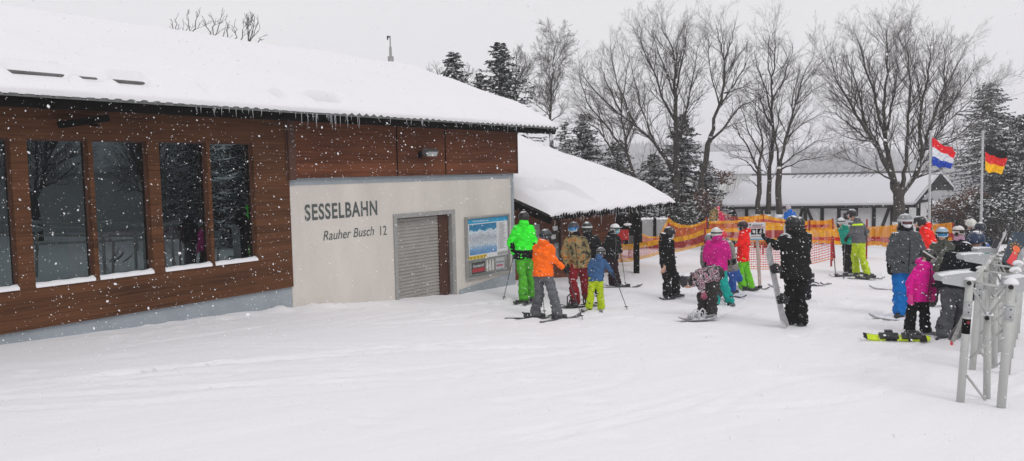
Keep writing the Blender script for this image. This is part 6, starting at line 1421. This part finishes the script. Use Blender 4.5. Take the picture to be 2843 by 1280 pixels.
# backpack-like dark pile and pickup behind
q = at(*F6(1225,462), 12.6); o = thing('glove_pile', 'black gloves lying on top of the barriers beside the leaning skis', 'gloves', q); mb = MB(); 
for x in (-.28,-.12,.05,.2): mb.ell(q+V((x,0,.02*math.sin(x*20))), (.12,.1,.07)); mb.cone(q+V((x,0,.03)), .03, q+V((x+.1,-.05,.09)), .02)
remesh(mb, 'glove', M_GLOVE, o, .014, 2, .01, 14)
pk = at(*F6(1345,262), 38); vz = gz(pk.x,pk.y); vo = thing('parked_car', 'snow-covered pickup with a white roof frame parked beyond the crowd', 'car', (pk.x,pk.y,vz))
sw = 2.3
mb = MB(); c = V((pk.x, pk.y, vz)); 
def prof(pts, y0, y1, name, m, par):
    mb = MB(); n = len(pts); mb.v = [(c.x+x, c.y+y0, c.z+z) for x, z in pts]+[(c.x+x, c.y+y1, c.z+z) for x, z in pts]; mb.f = [tuple(range(n)), tuple(range(2*n-1,n-1,-1))]+[(i,(i+1)%n,n+(i+1)%n,n+i) for i in range(n)]; mb.mi=[0]*len(mb.f); ob = mb.build(name, m, par); md = ob.modifiers.new('b','BEVEL'); md.width=.05; md.segments=2; return ob
M_CARP = mat('car_paint', srgb(150,152,156), .3, .05, 3, snow=.45)
prof([(-2.2,.35),(2.2,.35),(2.25,.9),(1.2,1.0),(.75,1.0),(-.8,1.0),(-2.2,1.0)], -.85, .85, 'body', M_CARP, vo)
cb = prof([(-.9,1.0),(.95,1.0),(.55,1.62),(-.75,1.62)], -.75, .75, 'cabin', mat('car_glass', srgb(60,64,66), .1, .1, 3), vo)
mb = MB(); 
for (xa,za,xb,zb_) in ((-.9,1.0,-.75,1.65),(.95,1.0,.55,1.65),(-.75,1.65,.55,1.65),(-.1,1.0,-.1,1.65)): mb.bar(c+V((xa,-.78,za)), c+V((xb,-.78,zb_)), .08)
mb.build('window_frame', mat('car_white', srgb(205,206,208), .5, .05, 3), cb)
mb = MB(); mb.ell(c+V((-.1,0,1.68)), (.75,.7,.10)); mb.build('snow_cap', M_SNOWR, vo, smooth=True)
for x in (-1.4,1.4):
    mb = MB(); mb.tube([c+V((x,-.9,.35)), c+V((x,-.66,.35))], .34, 18); wl_ = mb.build('wheel', M_SOLE, vo, smooth=True); mb = MB(); mb.tube([c+V((x,-.92,.35)), c+V((x,-.9,.35))], .19, 14); mb.build('rim', M_BUCK, wl_)
# timber railing behind barriers
p0, p1 = at(*F6(1190,372), 20), at(*F6(1432,366), 20); o = thing('wooden_railing', 'dark timber lattice railing with snow lumps behind the leaning snowboard', 'railing', (p0.x,p0.y,gz(p0.x,p0.y)))
mb = MB(); mb.bar(p0, p1, .12, .09); mb.bar(p0-V((0,0,.5)), p1-V((0,0,.5)), .1, .08); mb.build('rail', mat('old_timber', srgb(92,88,82), .85, .25, 5, snow=.45), o)
mb = MB(); n = 9
for k in range(n):
    a, b2 = p0.lerp(p1, k/n), p0.lerp(p1, (k+1)/n); mb.bar(a-V((0,0,.05)), b2-V((0,0,.48)), .05); mb.bar(a-V((0,0,.48)), b2-V((0,0,.05)), .05)
mb.build('lattice', MATS['old_timber'], o); mb = MB()
for k in range(8): mb.ell(p0.lerp(p1, (k+.5)/8)-V((0,.03,.12)), (.10,.05,.09))
mb.build('snow_lump', M_SNOWR, o, smooth=True)
for k in (0,.5,1): a = p0.lerp(p1,k); mb = MB(); mb.bar(a+V((0,0,.1)), V((a.x,a.y,gz(a.x,a.y)-.1)), .11); mb.build('post', MATS['old_timber'], o)
flush()
# a copy of the green skier outside the frame, mirrored in the right window
src = [o for o in bpy.data.objects if o.get('category') == 'person' and 'neon green' in o['label']][0]
c = src.copy(); COL.objects.link(c); c.location = (9.4, 13.2, gz(9.4,13.2)); c['label'] = 'green jacketed adult mirrored in the rightmost dark window'; c['group'] = 'people mirrored in the windows'
for ch in src.children:
    d_ = ch.copy(); COL.objects.link(d_); d_.parent = c
    for g in ch.children: e_ = g.copy(); COL.objects.link(e_); e_.parent = d_
# ------------------------------------------------------------------ falling snow and haze
rs = np.random.RandomState(77); fl_ = MB(); n = 27000
oct_f = [(0,2,4),(2,1,4),(1,3,4),(3,0,4),(2,0,5),(1,2,5),(3,1,5),(0,3,5)]
for i in range(n):
    y = 2.0 + 12.5*rs.rand()**.9; hx = .78*y; x = rs.uniform(-hx-.6, hx+.6); z = CZ + rs.uniform(-.36, .34)*y
    if (x+ -1.0)*dW.y - (y-17.2)*dW.x < -0.0 and False: continue
    if i % 260 == 0: s = rs.uniform(.006,.011)
    else: s = min(.009, (.0014+.00021*y)*rs.lognormal(-.12,.45))
    if y < 3.5: s *= .6
    e = V((rs.normal(.35,.5), rs.normal(0,.3), -.55)).normalized(); st_ = rs.uniform(1.0,1.9); x1 = e.orthogonal().normalized(); y1 = e.cross(x1); c0 = V((x,y,z)); b = len(fl_.v)
    for q in (x1*s, -x1*s, y1*s, -y1*s, e*s*st_, -e*s*st_): fl_.v.append(tuple(c0+q))
    for f_ in oct_f: fl_.f.append(tuple(b+j for j in f_)); fl_.mi.append(0)
mfl = mat('snowflake', (.86,.86,.88), .9, .02, 3); o = fl_.build('falling_snow', mfl, None, smooth=True); o['kind'] = 'stuff'
mb = MB(); mb.box((0, 1300, 24), (2600, 2000, 48)); hz = mb.build('haze', newmat('haze')[0], None); hz['kind'] = 'stuff'
nt = hz.data.materials[0].node_tree; nt.nodes.remove(nt.nodes['Principled BSDF']); pv_ = N(nt, 'ShaderNodeVolumePrincipled'); pv_.inputs['Color'].default_value = (.98,.975,1,1); pv_.inputs['Density'].default_value = .0012; pv_.inputs['Anisotropy'].default_value = 0
L(nt, pv_.outputs[0], nt.nodes['Material Output'].inputs['Volume'])
for o in bpy.data.objects:
    if '_org' in o: del o['_org']
print('OBJS', len(bpy.data.objects), 'verts', sum(len(o.data.vertices) for o in bpy.data.objects if o.type == 'MESH'))
